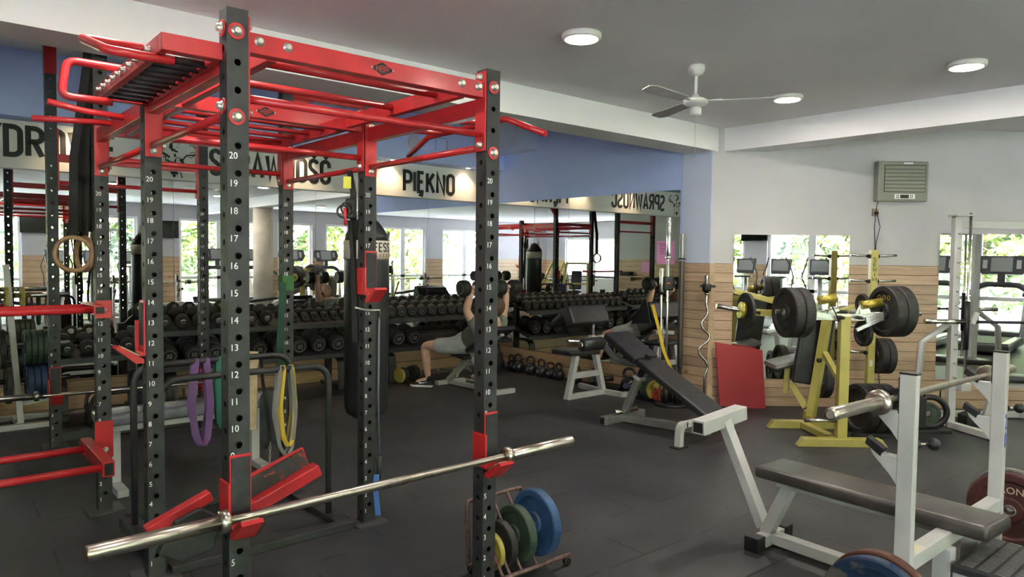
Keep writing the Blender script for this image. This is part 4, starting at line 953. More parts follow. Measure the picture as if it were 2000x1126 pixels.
tag(obj('step_board', bx(NB(), 6.52, 6.76, 5.70, 6.08, 0, .06), DARK, bevel=.012), 'low black board on the floor behind the preacher bench', 'step')
tag(obj('foam_roller', cyl(NB(), (6.44, 5.86, .16), (6.56, 5.80, .16), .035), DARK), 'short black roller end beside the largest kettlebell', 'roller')
for c, r, m, lb in (((6.60, 5.30, .175), .17, GRN2, 'green plate standing on the small floor rack by the side wall'), ((6.56, 5.24, .15), .145, GRN2, 'smaller dark green plate in front of the green one by the side wall'), ((6.53, 5.13, .12), .115, YLP, 'yellow plate standing by the side wall behind the decline bench'), ((6.50, 5.05, .08), .075, REP, 'small red plate by the side wall behind the decline bench')):
    plate(lb, c, r, .035, m, axis=(.35, 1, 0))
t = thing('floor_plate_rack', 'low black floor rack under the green and yellow plates by the side wall', 'plate rack', (6.58, 5.15, 0))
for u in (6.46, 6.66): obj('rail', bar(NB(), (u, 5.45, .02), (u, 4.98, .02), .025, .025), DARK, t, True)
# vertical bar stand with bars
bs = thing('bar_stand', 'round black floor stand holding upright bars near the column', 'bar stand', (6.50, 4.86, 0))
obj('base', lathe(NB(), (6.50, 4.86, 0), (0, 0, 1), [(0, .20), (.02, .20), (.03, .18), (.035, .03)], 36), DARK, bs, True)
for i, (du, dv) in enumerate(((-.10, .02), (.0, -.09), (.02, .06), (.10, -.03), (.13, .05), (-.05, -.10))): obj('socket', lathe(NB(), (6.50+du, 4.86+dv, .03), (0, 0, 1), [(0, .034), (.18, .034), (.182, .027), (.16, .027)], 16), DARK, bs, True)
def upbar(label, p, q, segs, name='barbell'):
    t = thing(name, label, 'barbell', p); p = Vector(p); q = Vector(q); d = q-p; L = d.length
    for nm, a, b_, r, m in segs: obj(nm, lathe(NB(), p+d*a, d, [(0, r*.94), (.006, r), (L*(b_-a)-.006, r), (L*(b_-a), r*.94)], 16), m, t, True)
    return t
CH2 = mat('polished_chrome', (.75, .75, .74), .08, 1)
upbar('tall polished chrome bar standing in the round bar stand, leftmost', (6.42, 4.90, .05), (6.45, 4.92, 2.08), [('sleeve', 0, .20, .024, CH2), ('shaft', .20, .78, .0145, CH2), ('collar', .775, .79, .036, CH2), ('sleeve', .79, 1, .0245, CH2)])
upbar('thick dark bar standing in the round bar stand, with a grey upper sleeve', (6.54, 4.80, .05), (6.56, 4.82, 1.90), [('sleeve', .0, .2, .022, DARK), ('shaft', .2, .84, .030, mat('dark_steel', (.10, .085, .075), .45, .7)), ('collar', .845, .855, .042, DARK), ('sleeve', .855, 1, .025, mat('grey_steel', (.3, .3, .28), .35, .8))])
upbar('short chrome bar standing behind the thick dark bar', (6.60, 4.84, .05), (6.63, 4.86, 1.40), [('shaft', 0, .8, .014, CH2), ('collar', .80, .815, .034, CHR), ('sleeve', .815, 1, .0245, CHR)])
upbar('chrome bar end standing left of the tall polished bar', (6.36, 4.93, .05), (6.38, 4.95, 1.52), [('shaft', 0, .8, .012, CHR), ('sleeve', .82, 1, .024, CHR)])
ez = thing('curl_bar', 'wavy chrome curl bar leaning upright in front of the red board', 'barbell', (6.62, 4.55, .1))
c0 = Vector((6.66, 4.56, 0)); wv = [(0, .0), (0, .35), (.03, .45), (-.0, .52), (-.055, .60), (-.05, .66), (.03, .74), (.035, .80), (-.03, .87), (-.04, .93), (.01, 1.02), (.015, 1.06), (0, 1.12), (0, 1.30)]
obj('shaft', tube(NB(), [c0+Vector((.76*a*1.3, -.65*a*1.3, z)) for a, z in wv], .0135, 10, fr=.03), CHR, ez, True)
obj('sleeve', lathe(NB(), c0+Vector((0, 0, 1.245)), (0, 0, 1), [(0, .034), (.01, .034), (.012, .024), (.20, .024), (.203, .02)], 18), CHR, ez, True)
cl = thing('bar_clamp', 'black plastic clamp collar on top of the wavy curl bar', 'clamp', (6.66, 4.56, 1.28))
obj('body', lathe(NB(), (6.66, 4.56, 1.275), (0, 0, 1), [(0, .042), (.01, .048), (.07, .048), (.08, .042)], 16), DARK, cl, True)
obj('lever', bar(NB(), (6.60, 4.60, 1.33), (6.735, 4.50, 1.33), .02, .025), DARK, cl, True)
cl = thing('bar_clamp', 'black plastic clamp with red mark held on the tall chrome bar', 'clamp', (6.44, 4.91, 1.33))
obj('body', pad(NB(), (6.44, 4.91, 1.35), (.11, .10, .15), rot('Z', -40), .02), DARK, cl, True)
obj('red_mark', box(NB(), (6.385, 4.862, 1.355), (.004, .035, .012), rot('Z', 50)), REP, cl, True)
yb = tag(obj('resistance_band', strip(NB(), [(6.23, 4.95, 1.12), (6.30, 4.93, .9), (6.38, 4.90, .6), (6.47, 4.82, .32)], .035, .006, (.76, -.65, 0)), mat('latex_bright_yellow', (.62, .40, .02), .5)), 'yellow band slanting down past the chrome bars by the side mirror', 'resistance band')
tag(obj('red_board', prism(NB(), [(0, 0), (.50, -.03), (.45, .62), (-.06, .70)], (6.80, 4.46, .02), (.745, -.667, 0), (0, 0, 1), (-.006, -.012, .0)), mat('board_red', (.36, .03, .035), .5), bevel=.001), 'red plastic board leaning on the plank wall behind the decline bench', 'board')
# pink notices
pn = thing('paper_notice', 'pink paper notice with dark text stuck near the edge of the side mirror', 'notice', (6.76, 5.35, 1.62))
PNK = mat('pink_paper', (.72, .32, .55), .8)
obj('sheet', bx(NB(), 6.775, 6.778, 5.09, 5.34, 1.56, 1.83), PNK, pn, True)
b = NB()
for i, L_ in enumerate((.19, .16, .17, .145, .125)): tube(b, [(6.774, 5.215+L_/2-L_*k/24, 1.795-i*.027+(.004 if k % 2 else -.004)) for k in range(25)], .0022, 5)
obj('lettering', b, mat('notice_ink', (.25, .03, .2), .7), pn, True)
tag(obj('paper_notice', bx(NB(), -4.985, -4.98, 1.75, 2.15, 1.15, 1.50), PNK), 'small pink notice on the plank wall reflected in the side mirror', 'notice')

# ---------------------------------------------------------------- preacher bench
pb = thing('preacher_bench', 'grey preacher curl bench with a big black arm pad, by the kettlebells', 'bench', (6.1, 5.8, 0))
V_ = 5.76
l1 = obj('frame', bar(NB(), (5.745, V_, 0), (5.875, V_, .50), .07, .06), GRY, pb, True, bevel=.004)
obj('frame_leg', bar(NB(), (6.35, V_, 0), (6.20, V_, .50), .07, .06), GRY, pb, True, bevel=.004)
obj('mid_rail', bx(NB(), 5.82, 6.28, V_-.028, V_+.028, .235, .30), GRY, pb, True, bevel=.004)
obj('base_rail', bx(NB(), 5.78, 6.32, V_-.03, V_+.03, 0, .06), GRY, pb, True, bevel=.004)
obj('foot_bar', bar(NB(), (6.36, V_, .03), (6.38, 5.48, .03), .06, .06), GRY, pb, True, bevel=.004)
obj('foot_bar', bar(NB(), (6.37, 5.50, .03), (6.70, 5.36, .03), .06, .06), GRY, pb, True, bevel=.004)
obj('foot_bar', bar(NB(), (6.36, V_, .03), (6.42, 6.22, .03), .06, .06), GRY, pb, True, bevel=.004)
obj('seat', pad(NB(), (5.98, 5.86, .525), (.50, .32, .05), rot('Y', 2), .02), LEA, pb, True)
obj('post', bx(NB(), 6.11, 6.17, V_-.03, V_+.03, .50, .72), GRY, pb, True, bevel=.004)
obj('adjust_post', bx(NB(), 6.12, 6.16, V_-.02, V_+.02, .72, .85), CHR, pb, True)
obj('support_arm', bar(NB(), (5.92, V_-.02, .66), (6.30, V_-.02, .69), .06, .05), GRY, pb, True, bevel=.004)
obj('arm_pad', pad(NB(), (6.07, 5.80, .945), (.62, .15, .23), rot('X', -24), .035, 4), LEA, pb, True)
obj('arm_pad_side', prism(NB(), [(-.06, -.14), (.26, -.17), (.07, .12), (0, .12)], (6.395, 5.78, .945), (0, 1, 0), (0, 0, 1), (.012, 0, 0)), LEA, pb, True)
obj('arm_pad_back', pad(NB(), (6.07, 5.98, .90), (.60, .08, .25), rot('X', 50), .03, 3), LEA, pb, True)

# ---------------------------------------------------------------- decline bench
de = thing('decline_bench', 'grey decline bench with long sloping black pad in the middle of the floor', 'bench', (5.45, 4.2, 0))
U_ = 5.45
obj('base_bar', bx(NB(), 5.15, 5.76, 4.64, 4.71, 0, .085), mat('steel_grey_gloss', (.40, .40, .38), .3, .7, var=.1), de, True, bevel=.005)
obj('bar_end', bx(NB(), 5.143, 5.150, 4.65, 4.70, .012, .073), DARK, de, True)
obj('main_rail', bar(NB(), (5.42, 4.66, .045), (5.50, 3.70, .075), .07, .07), MATS['steel_grey_gloss'], de, True, bevel=.005)
obj('pivot', cyl(NB(), (5.27, 4.63, .115), (5.60, 4.63, .115), .028), CHR, de, True)
obj('post', bar(NB(), (5.43, 4.63, .11), (5.44, 4.47, .46), .07, .06), MATS['steel_grey_gloss'], de, True, bevel=.005)
obj('clamp', box(NB(), (5.44, 4.465, .465), (.10, .09, .03), rot('X', 22)), GRY, de, True, bevel=.004)
obj('inner_post', bar(NB(), (5.44, 4.47, .46), (5.45, 4.36, .70), .05, .045), mat('dark_tube', (.05, .05, .055), .35, .6), de, True)
obj('sticker', box(NB(), (5.407, 4.545, .28), (.004, .035, .12), rot('X', 24)), mat('sticker_yellow', (.6, .55, .15), .5), de, True)
a1 = math.atan2(.66-.88, 4.42-4.78); 
def pad_between(name, p, q, w, th, parent, m=LEA, r=.025):
    p, q = Vector(p), Vector(q); x, y, d = frame(q-p); R = Matrix((x, y, d)).transposed()
    return obj(name, pad(NB(), (p+q)/2, (w, th, (q-p).length), R, r, 4), m, parent, True)
pad_between('seat_pad', (5.45, 4.79, .860), (5.45, 4.40, .645), .36, .075, de)
pad_between('back_pad', (5.46, 4.40, .640), (5.48, 3.58, .215), .33, .065, de)
obj('pad_rail', bar(NB(), (5.46, 4.40, .585), (5.48, 3.66, .195), .06, .05), GRY, de, True)
obj('hook_arm', tube(NB(), [(5.43, 4.43, .60), (5.43, 4.60, .60), (5.43, 4.78, .62), (5.43, 4.93, .74)], .032, 12, fr=.1), mat('steel_tube_blueish', (.42, .44, .46), .25, .7), de, True)
obj('ankle_roller', lathe(NB(), (5.12, 4.95, .755), (1, 0, 0), [(0, .045), (.02, .068), (.29, .068), (.31, .05)], 24), LEA, de, True)
obj('roller_cap', lathe(NB(), (5.115, 4.95, .755), (-1, 0, 0), [(0, .035), (.006, .034), (.010, .02)], 20), CHR, de, True)
obj('roller_axle', cyl(NB(), (4.98, 5.0, .80), (5.75, 4.95, .755), .016), CHR, de, True)
obj('end_crossbar', bx(NB(), 5.13, 5.78, 3.68, 3.74, .165, .215), GRY, de, True, bevel=.005)
for u, s in ((5.13, -1), (5.78, 1)):
    cg = obj('curved_leg', strip(NB(), [(u+.02*-s, 3.71, .19), (u+s*.035, 3.71, .19), (u+s*.06, 3.71, .14), (u+s*.065, 3.71, .01)], .06, .05, (0, 1, 0), fr=.04), GRY, de, True)
    obj('foot_pad', bx(NB(), u+s*.065-.07, u+s*.065+.07, 3.66, 3.76, 0, .012), DARK, cg, True, bevel=.003)

# ---------------------------------------------------------------- flat press bench with uprights
pr = thing('bench_press', 'grey flat bench press with a worn black pad and two uprights, right foreground', 'bench', (3.75, 1.6, 0))
PV = mat('pad_vinyl_worn', (.055, .048, .044), .33, var=.3, scale=7, bump=.15, bscale=12)
obj('pad', pad(NB(), (3.745, 1.56, .435), (.285, 1.17, .07), rot('Z', -3), .03, 4), PV, pr, True)
obj('spine', bar(NB(), (3.76, 2.06, .375), (3.73, 1.18, .372), .06, .05), GRY, pr, True, bevel=.004)
fl = obj('front_leg', bar(NB(), (3.76, 2.13, .06), (3.76, 1.99, .37), .07, .065), GRY, pr, True, bevel=.004)
obj('front_base', bx(NB(), 3.63, 3.90, 2.08, 2.15, 0.005, .07), GRY, pr, True, bevel=.004)
for u in (3.61, 3.91): obj('rubber_foot', bx(NB(), u-.04, u+.04, 2.07, 2.16, 0, .082), DARK, fl, True, bevel=.006)
obj('floor_rail', bar(NB(), (3.76, 2.08, .045), (3.73, 1.18, .045), .07, .06), GRY, pr, True, bevel=.004)
# T-shaped leg rest at the front
tl = obj('leg_rest_post', bar(NB(), (3.80, 2.17, .07), (3.85, 2.49, .64), .065, .06), GRY, pr, True, bevel=.004)
obj('leg_rest_bar', bar(NB(), (3.60, 2.50, .62), (4.06, 2.50, .655), .09, .085), GRY, tl, True, bevel=.004)
obj('open_end_shade', bar(NB(), (3.597, 2.50, .62), (3.601, 2.50, .62), .065, .06), DARK, tl, True)  # hollow is only painted: dark plate as the shade inside the bar
UPL, UPR, UV = 3.14, 4.315, 1.165
for u, nm in ((UPL, 'l'), (UPR, 'r')):
    p = obj('upright', bx(NB(), u-.021, u+.021, UV-.035, UV+.030, .02, 1.165), GRY, pr, True, bevel=.004)
    obj('end_cap', bx(NB(), u-.023, u+.023, UV-.037, UV+.032, 1.165, 1.172), DARK, p, True)
    for z in (.985, .80):
        obj('bar_catch', prism(NB(), [(0, -.10), (.03, -.06), (.10, .01), (.115, .05), (.085, .055), (.06, .02), (0, .02)], (u-.019, UV+.030, z), (0, 1, 0), (0, 0, 1), (.038, 0, 0)), GRY, p, True, bevel=.003)
        obj('catch_pad', prism(NB(), [(.055, .045), (.065, .012), (.13, .055), (.122, .085)], (u-.021, UV+.030, z-.005), (0, 1, 0), (0, 0, 1), (.042, 0, 0)), RUB, p, True)
    obj('wear_strip', bx(NB(), u-.019, u+.019, UV+.030, UV+.034, 1.0, 1.15), DARK, p, True)
    k = obj('knob', sphere(NB(), (u+.12, UV-.06, .868), .026), DARK, p, True); obj('stem', cyl(NB(), (u+.021, UV-.02, .875), (u+.11, UV-.055, .868), .006), CHR, k, True); obj('collar', lathe(NB(), (u+.021, UV-.02, .875), (1, -.2, 0), [(0, .02), (.02, .018), (.024, .012)], 14), DARK, k, True)
cb_ = obj('cross_rail', bx(NB(), UPL+.021, UPR-.021, UV-.035, UV+.03, .345, .41), GRY, pr, True, bevel=.004)
obj('rating_label', bx(NB(), 3.20, 3.30, UV-.03, UV+.01, .4102, .4115), mat('label_yellow', (.55, .52, .35), .5), cb_, True)
for u in (3.56, 3.92): obj('rear_leg', bx(NB(), u-.035, u+.035, UV-.055, UV+.02, .02, .345), GRY, pr, True, bevel=.004)
obj('rear_base', bx(NB(), 3.05, 4.40, UV-.055, UV+.015, .0, .045), GRY, pr, True, bevel=.004)
b = put_text(NB(), '2', (UPR-.019, UV-.0362, .77), (1, 0, 0), (0, 0, 1), .115, .0008, sx=.5); put_text(b, '0', (UPR-.019, UV-.0362, .675), (1, 0, 0), (0, 0, 1), .115, .0008, sx=.5); obj('number_lettering', b, mat('blue_ink', (.04, .08, .40), .5), pr, True)
pf = thing('step_platform', 'black ribbed rubber step platform on a grey frame at the bottom right corner', 'platform', (3.75, .82, 0))
obj('frame', bx(NB(), 3.52, 3.98, .50, 1.10, .18, .26), GRY, pf, True, bevel=.005)
for u in (3.56, 3.94):
    for v in (.54, 1.06): obj('leg', bx(NB(), u-.03, u+.03, v-.03, v+.03, 0, .18), GRY, pf, True)
tp = obj('tread', bx(NB(), 3.50, 4.0, .48, 1.10, .26, .295), RUB, pf, True, bevel=.006)
b = NB()
for i in range(20):
    for j in range(9): bx(b, 3.525+i*.0235, 3.54+i*.0235, .51+j*.064, .56+j*.064, .295, .299)
rb = obj('tread_ribs', b, mat('rib_rubber', (.10, .10, .10), .45), pf, True); rb['kind'] = 'stuff'
bb = barbell('short-looking steel barbell resting on the bench press uprights, right foreground', 2.66, 1.045, 4.88, 1.015, 1.262, shaft=.0145, sl=.0255, cap='cap_grey', fl=.052)
for o in kids(bb):
    for q in kids(o):
        if q.name.startswith('collar'):
            bmc = NB(); bmc.from_mesh(q.data)
            bmc.free()
def clampc(label, u, z, v=1.262):
    t = thing('bar_clamp', label, 'clamp', (u, v, z))
    obj('body', cyl(NB(), (u-.035, v, z), (u+.035, v, z), .043, n=20), DARK, t, True)
    obj('lever', pad(NB(), (u, v-.05, z-.01), (.07, .03, .05), None, .006), DARK, t, True)
    obj('red_mark', box(NB(), (u-.01, v-.067, z-.005), (.02, .003, .012)), REP, t, True); return t
clampc('black clamp collar on the bar just inside the left upright of the bench press', 3.30, 1.035)
clampc('black clamp collar with red mark outside the right upright of the bench press', 4.52, 1.02)
# big plates
bxp = plate('large blue-faced weight plate standing at the bottom edge left of the bench press', (3.00, 1.215, .206), .212, .05, mat('plate_blue_worn', (.012, .03, .075), .45, .3, col2=(.12, .11, .09), scale=6, wear=.42), axis=(1, .05, 0))
bxp = plate('rusty brown weight plate standing behind the blue one at the bottom edge', (3.065, 1.220, .210), .216, .045, BRP, axis=(1, .05, 0))
plate('dark red-brown iron plate with the letters IRON at the right edge', (4.80, 1.22, .215), .212, .045, mat('plate_maroon', (.075, .022, .018), .5, .2, var=.3, scale=10), axis=(1, .1, 0), text='IRON', tcol=mat('ink_cream', (.5, .42, .3), .6), ring=True)
plate('iron plate with a bright rim behind the maroon one at the right edge', (4.86, 1.23, .22), .220, .04, mat('plate_iron', (.25, .24, .22), .4, .6, var=.2), axis=(1, .1, 0))
t = thing('plate_post', 'low grey storage post carrying plates beside the bench press', 'plate rack', (3.03, 1.2, 0))
obj('peg', cyl(NB(), (2.92, 1.236, .225), (3.09, 1.242, .228), .024), CHR, t, True); obj('arm', bx(NB(), 3.068, 3.105, 1.215, 1.26, .03, .25), GRY, t, True)

# ---------------------------------------------------------------- small plate rack beside the nearest right post
fr = thing('floor_plate_rack', 'rusty wire rack on the floor holding coloured plates beside the nearest right post', 'plate rack', (2.45, 2.9, 0))
WR2 = mat('rusty_wire', (.16, .10, .09), .6, .5, var=.3, scale=40)
for v in (2.78, 3.02):
    obj('rail', tube(NB(), [(2.30, v, .05), (2.80, v, .05)], .012, 8), WR2, fr, True)
    for u in (2.33, 2.78): obj('wheel', cyl(NB(), (u, v-.012, .02), (u, v+.012, .02), .02), DARK, fr, True)
obj('top_rail', tube(NB(), [(2.31, 3.02, .05), (2.31, 3.04, .37), (2.68, 3.04, .37), (2.68, 3.02, .05)], .011, 8, fr=.02), WR2, fr, True)
for u in (2.345, 2.39, 2.465, 2.57): obj('divider', tube(NB(), [(u, 2.78, .05), (u, 2.80, .07), (u, 3.03, .37)], .008, 8), WR2, fr, True)
for u, r, w, m, lb in ((2.665, .185, .055, BLP, 'blue plate, largest in the wire rack beside the nearest right post'), (2.525, .155, .05, GRN2, 'green plate in the wire rack, left of the blue one'), (2.425, .125, .04, RUBP, 'black plate in the wire rack, between the green and yellow ones'), (2.365, .100, .03, YLP, 'yellow plate in the wire rack, partly behind the nearest right post'), (2.325, .072, .025, REP, 'small red plate in the wire rack, mostly behind the nearest right post')):
    pl_ = plate(lb, (u, 2.90, r*.94+.05), r*.94, w, m, axis=(1, -.02, 0)); pl_.location.x -= .13; pl_.location.y -= .14
fr.location.x -= .13; fr.location.y -= .14
# ================================================================ MACHINES BY THE PLANK WALL (t along the wall, off from it)
def W(t, o, z): return dw(t, o, z)
GOLD = mat('gold_roller', (.42, .34, .06), .3, .5, var=.2); SIL = mat('brushed_silver', (.62, .62, .62), .3, .85, var=.12, scale=9)
pm = thing('press_machine', 'mustard yellow plate-loaded press machine in front of the wall mirror', 'exercise machine', W(.75, 1.3, 0))
def foot(name, t0, t1, o0, o1, par, m=YEL, h=.07):
    b = NB(); c = .05
    prism(b, [(t0, 0), (t1, 0), (t1-c, h), (t0+c, h)], D0+DN*o0, DD, (0, 0, 1), DN*(o1-o0)); return obj(name, b, m, par, True, bevel=.003)
foot('front_foot', .36, 1.14, 1.64, 1.73, pm); foot('rear_foot', .33, 1.10, .97, 1.06, pm)
obj('floor_link', bar(NB(), W(.67, 1.05, .035), W(.73, 1.64, .035), .08, .06), YEL, pm, True, bevel=.004)
obj('front_post', dwbox(NB(), .715, .80, 1.61, 1.69, .07, 1.14), YEL, pm, True, bevel=.004)
obj('hinge_box', dwbox(NB(), .69, .77, .97, 1.06, .07, .17), mat('deep_yellow', (.50, .36, .05), .4), pm, True, bevel=.004)
obj('slanted_post', bar(NB(), W(.735, 1.05, .12), W(.85, 1.10, 1.14), .085, .07), YEL, pm, True, bevel=.004)
def padD(name, c, s, ang, par, m=LEA, r=.03, tilt=0, yaw=0):
    R = Matrix((DD, DN, Vector((0, 0, 1)))).transposed() @ rot('Z', yaw) @ rot('Y', ang) @ rot('X', tilt)
    return obj(name, pad(NB(), c, s, R, r, 4), m, par, True)
padD('back_pad', W(.76, 1.0, .79), (.32, .07, .74), 7, pm)
padD('seat', W(.60, .72, .60), (.34, .36, .06), -14, pm, mat('seat_vinyl_lit', (.10, .10, .09), .3))  # lighter copy of the black vinyl, light on the seat put into its colour
obj('seat_arm', bar(NB(), W(.58, .95, .42), W(.70, 1.0, .20), .05, .06), YEL, pm, True, bevel=.003)
obj('seat_post', bar(NB(), W(.56, .85, .30), W(.59, .80, .57), .05, .05), YEL, pm, True, bevel=.003)
obj('brace', bar(NB(), W(.82, 1.12, .74), W(.79, 1.62, .50), .05, .05), YEL, pm, True, bevel=.003)
obj('adjust_knob', lathe(NB(), W(.77, 1.16, .68), -DD, [(0, .02), (.03, .022), (.04, .012)], 14), DARK, pm, True)
obj('peg', cyl(NB(), W(.72, 1.65, .215), W(.44, 1.65, .215), .018), CHR, pm, True)
lk = obj('link_plate', dwbox(NB(), .50, 1.12, 1.60, 1.625, 1.10, 1.16), SIL, pm, True, bevel=.004)
obj('link_plate', bar(NB(), W(.95, 1.64, 1.10), W(1.30, 1.60, 1.19), .02, .07), SIL, pm, True, bevel=.003)
obj('link_plate', bar(NB(), W(.60, 1.64, 1.14), W(.24, 1.60, 1.17), .02, .05), SIL, pm, True, bevel=.003)
obj('link_plate', bar(NB(), W(.86, 1.66, 1.02), W(1.12, 1.62, 1.13), .02, .03), SIL, pm, True, bevel=.002)
obj('bracket_ear', prism(NB(), [(0, 0), (.16, 0), (.12, .10), (.05, .10)], W(.86, 1.60, 1.14), DD, (0, 0, 1), DN*.01), SIL, pm, True)
obj('bracket_ear', prism(NB(), [(0, 0), (.14, 0), (.09, .08), (.03, .08)], W(.62, 1.60, 1.14), DD, (0, 0, 1), DN*.01), SIL, pm, True)
for t0, t1, z, m in ((.92, 1.10, 1.235, GOLD), (.55, .70, 1.27, GOLD)):
    rl = obj('roller', cyl(NB(), W(t0, 1.6, z), W(t1, 1.6, z+.03), .038, n=20), m, pm, True)
    obj('roller_fork', tube(NB(), [W(t0-.012, 1.6, z), W(t0-.012, 1.62, z-.09), W(t1+.012, 1.62, z-.06), W(t1+.012, 1.6, z+.03)], .008, 8), CHR, rl, True)
for t in (.72, .88): obj('grip', lathe(NB(), W(t, 1.63, 1.13), DN, [(0, .016), (.04, .018), (.09, .014)], 12), RUB, pm, True)
for s, t in ((-1, .50), (1, 1.15)):
    obj('yellow_arm', bar(NB(), W(.80, 1.08, 1.10), W(t+s*.05, .95, 1.18), .06, .05), YEL, pm, True, bevel=.004)
    obj('axle', cyl(NB(), W(t-.30, 1.53, 1.165), W(t+.30, 1.60, 1.17) , .022), CHR, pm, True)
obj('strap_loop', tube(NB(), [W(.63, 1.66, 1.25), W(.68, 1.67, 1.15), W(.70, 1.67, 1.09), W(.72, 1.66, 1.14)], .006, 6), DARK, pm, True)
PA = DD*cos(math.radians(9))-DN*sin(math.radians(9))   # plate axis, left ends swung toward the camera
for k, lb in enumerate(('outer black bumper plate on the left arm of the press machine', 'inner black bumper plate on the left arm of the press machine')):
    plate(lb, W(.28, 1.62, 1.165)+PA*(.095*k), .222, .09, RUBP, axis=PA, ring=(k == 0))
for k, lb in enumerate(('inner black bumper plate with gold lettering on the right arm of the press machine', 'outer black bumper plate on the right arm of the press machine')):
    plate(lb, W(1.15, 1.60, 1.185)+PA*(.10*k), .226, .095, RUBP, axis=PA, text='O O O' if k == 0 else None, tcol=mat('ink_gold', (.35, .28, .06), .5))
plate('small black plate hanging below the right arm of the press machine', W(1.00, 1.50, .98), .12, .04, RUBP, axis=PA)
plate('small black plate on the wall-side arm of the press machine', W(.98, 1.50, 1.24), .09, .03, RUBP, axis=PA)
plate('thin black plate with gold hub on the chrome peg left of the press machine', W(-.03, 1.42, 1.16), .165, .035, RUBP, axis=PA)
obj('side_peg', cyl(NB(), W(-.30, 1.42, 1.20), W(.10, 1.40, 1.14), .023), CHR, pm, True)
obj('gold_hub', cyl(NB(), W(-.09, 1.425, 1.168), W(-.05, 1.423, 1.162), .075, n=24), GOLD, pm, True)
obj('side_arm', bar(NB(), W(.02, 1.40, 1.15), W(.42, 1.30, 1.12), .06, .06), YEL, pm, True, bevel=.004)
obj('upper_arm', bar(NB(), W(-.08, 1.20, 1.33), W(.36, 1.25, 1.22), .05, .05), YEL, pm, True, bevel=.004)
plate('black bumper plate low beside the seat of the press machine, seen in the mirror', W(1.02, .62, .42), .20, .08, RUBP, axis=DD)
# plate tree
tr_ = thing('plate_tree', 'mustard yellow plate tree with chrome pegs and black letters by the plank wall', 'plate rack', W(1.55, .5, 0))
tp = obj('post', dwbox(NB(), 1.515, 1.585, .465, .535, .05, 1.74), YEL, tr_, True, bevel=.004)
foot('foot', 1.10, 1.98, .46, .54, tr_)
obj('foot', dwbox(NB(), 1.51, 1.59, .10, .90, 0, .055), YEL, tr_, True, bevel=.004)
for z in (1.675, 1.415, .94, .675, .315):
    for s in (-1, 1):
        pg = obj('peg', cyl(NB(), W(1.55+s*.035, .5, z), W(1.55+s*.235, .5, z+.012), .0125), CHR, tr_, True)
        obj('peg_collar', cyl(NB(), W(1.55+s*.035, .5, z), W(1.55+s*.055, .5, z+.001), .022), DARK, pg, True)
b = NB()
for i, ch_ in enumerate('SEWIM'):
    wd = {'I': .0, 'W': .042, 'M': .04, 'S': .028, 'E': .028}[ch_]; h = .036
    if ch_ == 'I': stroke(b, [(0, 0), (0, h)], .006, W(1.55, .536, 1.66-i*.052-h), DD, Vector((0, 0, 1)), DN, .001)
    else: letters(b, ch_, W(1.55-wd/2, .536, 1.66-i*.052-h), DD, (0, 0, 1), h, DN, .001, sw=.15, width=wd)
obj('lettering', b, BNK, tp, True)
obj('paper_tag', dwbox(NB(), 1.53, 1.56, .535, .537, .54, .60), WHT, tp, True)
for k, lb in enumerate(('black plate on the right peg of the yellow plate tree, against the post', 'black plate on the right peg of the yellow plate tree, outer one')):
    plate(lb, W(1.635+.075*k, .5, .645), .185, .07, RUBP, axis=DD)
for k, lb in enumerate(('black bumper plate standing on the floor behind the yellow post, leftmost of three', 'black bumper plate standing on the floor behind the yellow post, middle of three', 'black bumper plate standing on the floor behind the yellow post, rightmost of three')):
    plate(lb, W(1.13+.105*k, 1.22, .24)+DN*0, .235, .095, RUBP, axis=PA)
t = thing('floor_plate_rack', 'black wire rack on the floor holding three bumper plates behind the bench press', 'plate rack', W(1.25, 1.2, 0))
obj('rail', bar(NB(), W(1.0, 1.12, .02), W(1.55, 1.12, .02), .03, .03), DARK, t, True); obj('rail', bar(NB(), W(1.0, 1.35, .02), W(1.55, 1.35, .02), .03, .03), DARK, t, True)
obj('end_hoop', tube(NB(), [W(1.50, 1.10, .02), W(1.52, 1.12, .28), W(1.52, 1.36, .28), W(1.50, 1.37, .02)], .010, 8, fr=.05), DARK, t, True)
# guided-bar rack at the right edge
sm = thing('smith_machine', 'light grey guided-bar rack with chrome rods at the right edge', 'exercise machine', W(2.75, .9, 0))
for t in (2.15, 3.45):
    s = 1 if t < 3 else -1
    p = obj('post', dwbox(NB(), t-.035, t+.035, .87, .94, .05, 2.07), GRY, sm, True, bevel=.004)
    obj('top_cap', dwbox(NB(), t-.06, t+.13 if s > 0 else t+.06, .85, 1.0, 2.07, 2.085), GRY, p, True)
    for i in range(11): obj('catch_pin', cyl(NB(), W(t, .94, .5+i*.14), W(t, .975, .5+i*.14), .008), CHR, p, True)
    g = t+s*.085
    obj('guide_rod', cyl(NB(), W(g, .98, .42), W(g, .98, 2.10), .0125), CHR, sm, True)
    obj('rod_block', dwbox(NB(), g-.05, g+.045, .93, 1.02, .38, .46), GRY, sm, True, bevel=.004)
    obj('slide_sleeve', cyl(NB(), W(g, .98, .78), W(g, .98, 1.25), .024), DARK, sm, True)
    obj('bar_hook', box(NB(), W(g+s*.05, 1.02, 1.09), (.04, .03, .12), rot('Z', -41) @ rot('Y', 20)), GRY, sm, True, bevel=.003)
    obj('brace', tube(NB(), [W(t-s*.36, .92, .03), W(t-s*.30, .91, .84), W(t-s*.04, .905, 1.03)], .035, 4), GRY, sm, True)
    obj('base_bar', bar(NB(), W(t, .92, .035), W(t+s*.10, 1.40, .035), .07, .06), GRY, sm, True, bevel=.004)
    obj('base_bar', bar(NB(), W(t, .90, .035), W(t+s*.08, .42, .035), .07, .06), GRY, sm, True, bevel=.004)
    obj('end_cap', bar(NB(), W(t+s*.10, 1.39, .035), W(t+s*.105, 1.425, .035), .075, .065), DARK, sm, True)
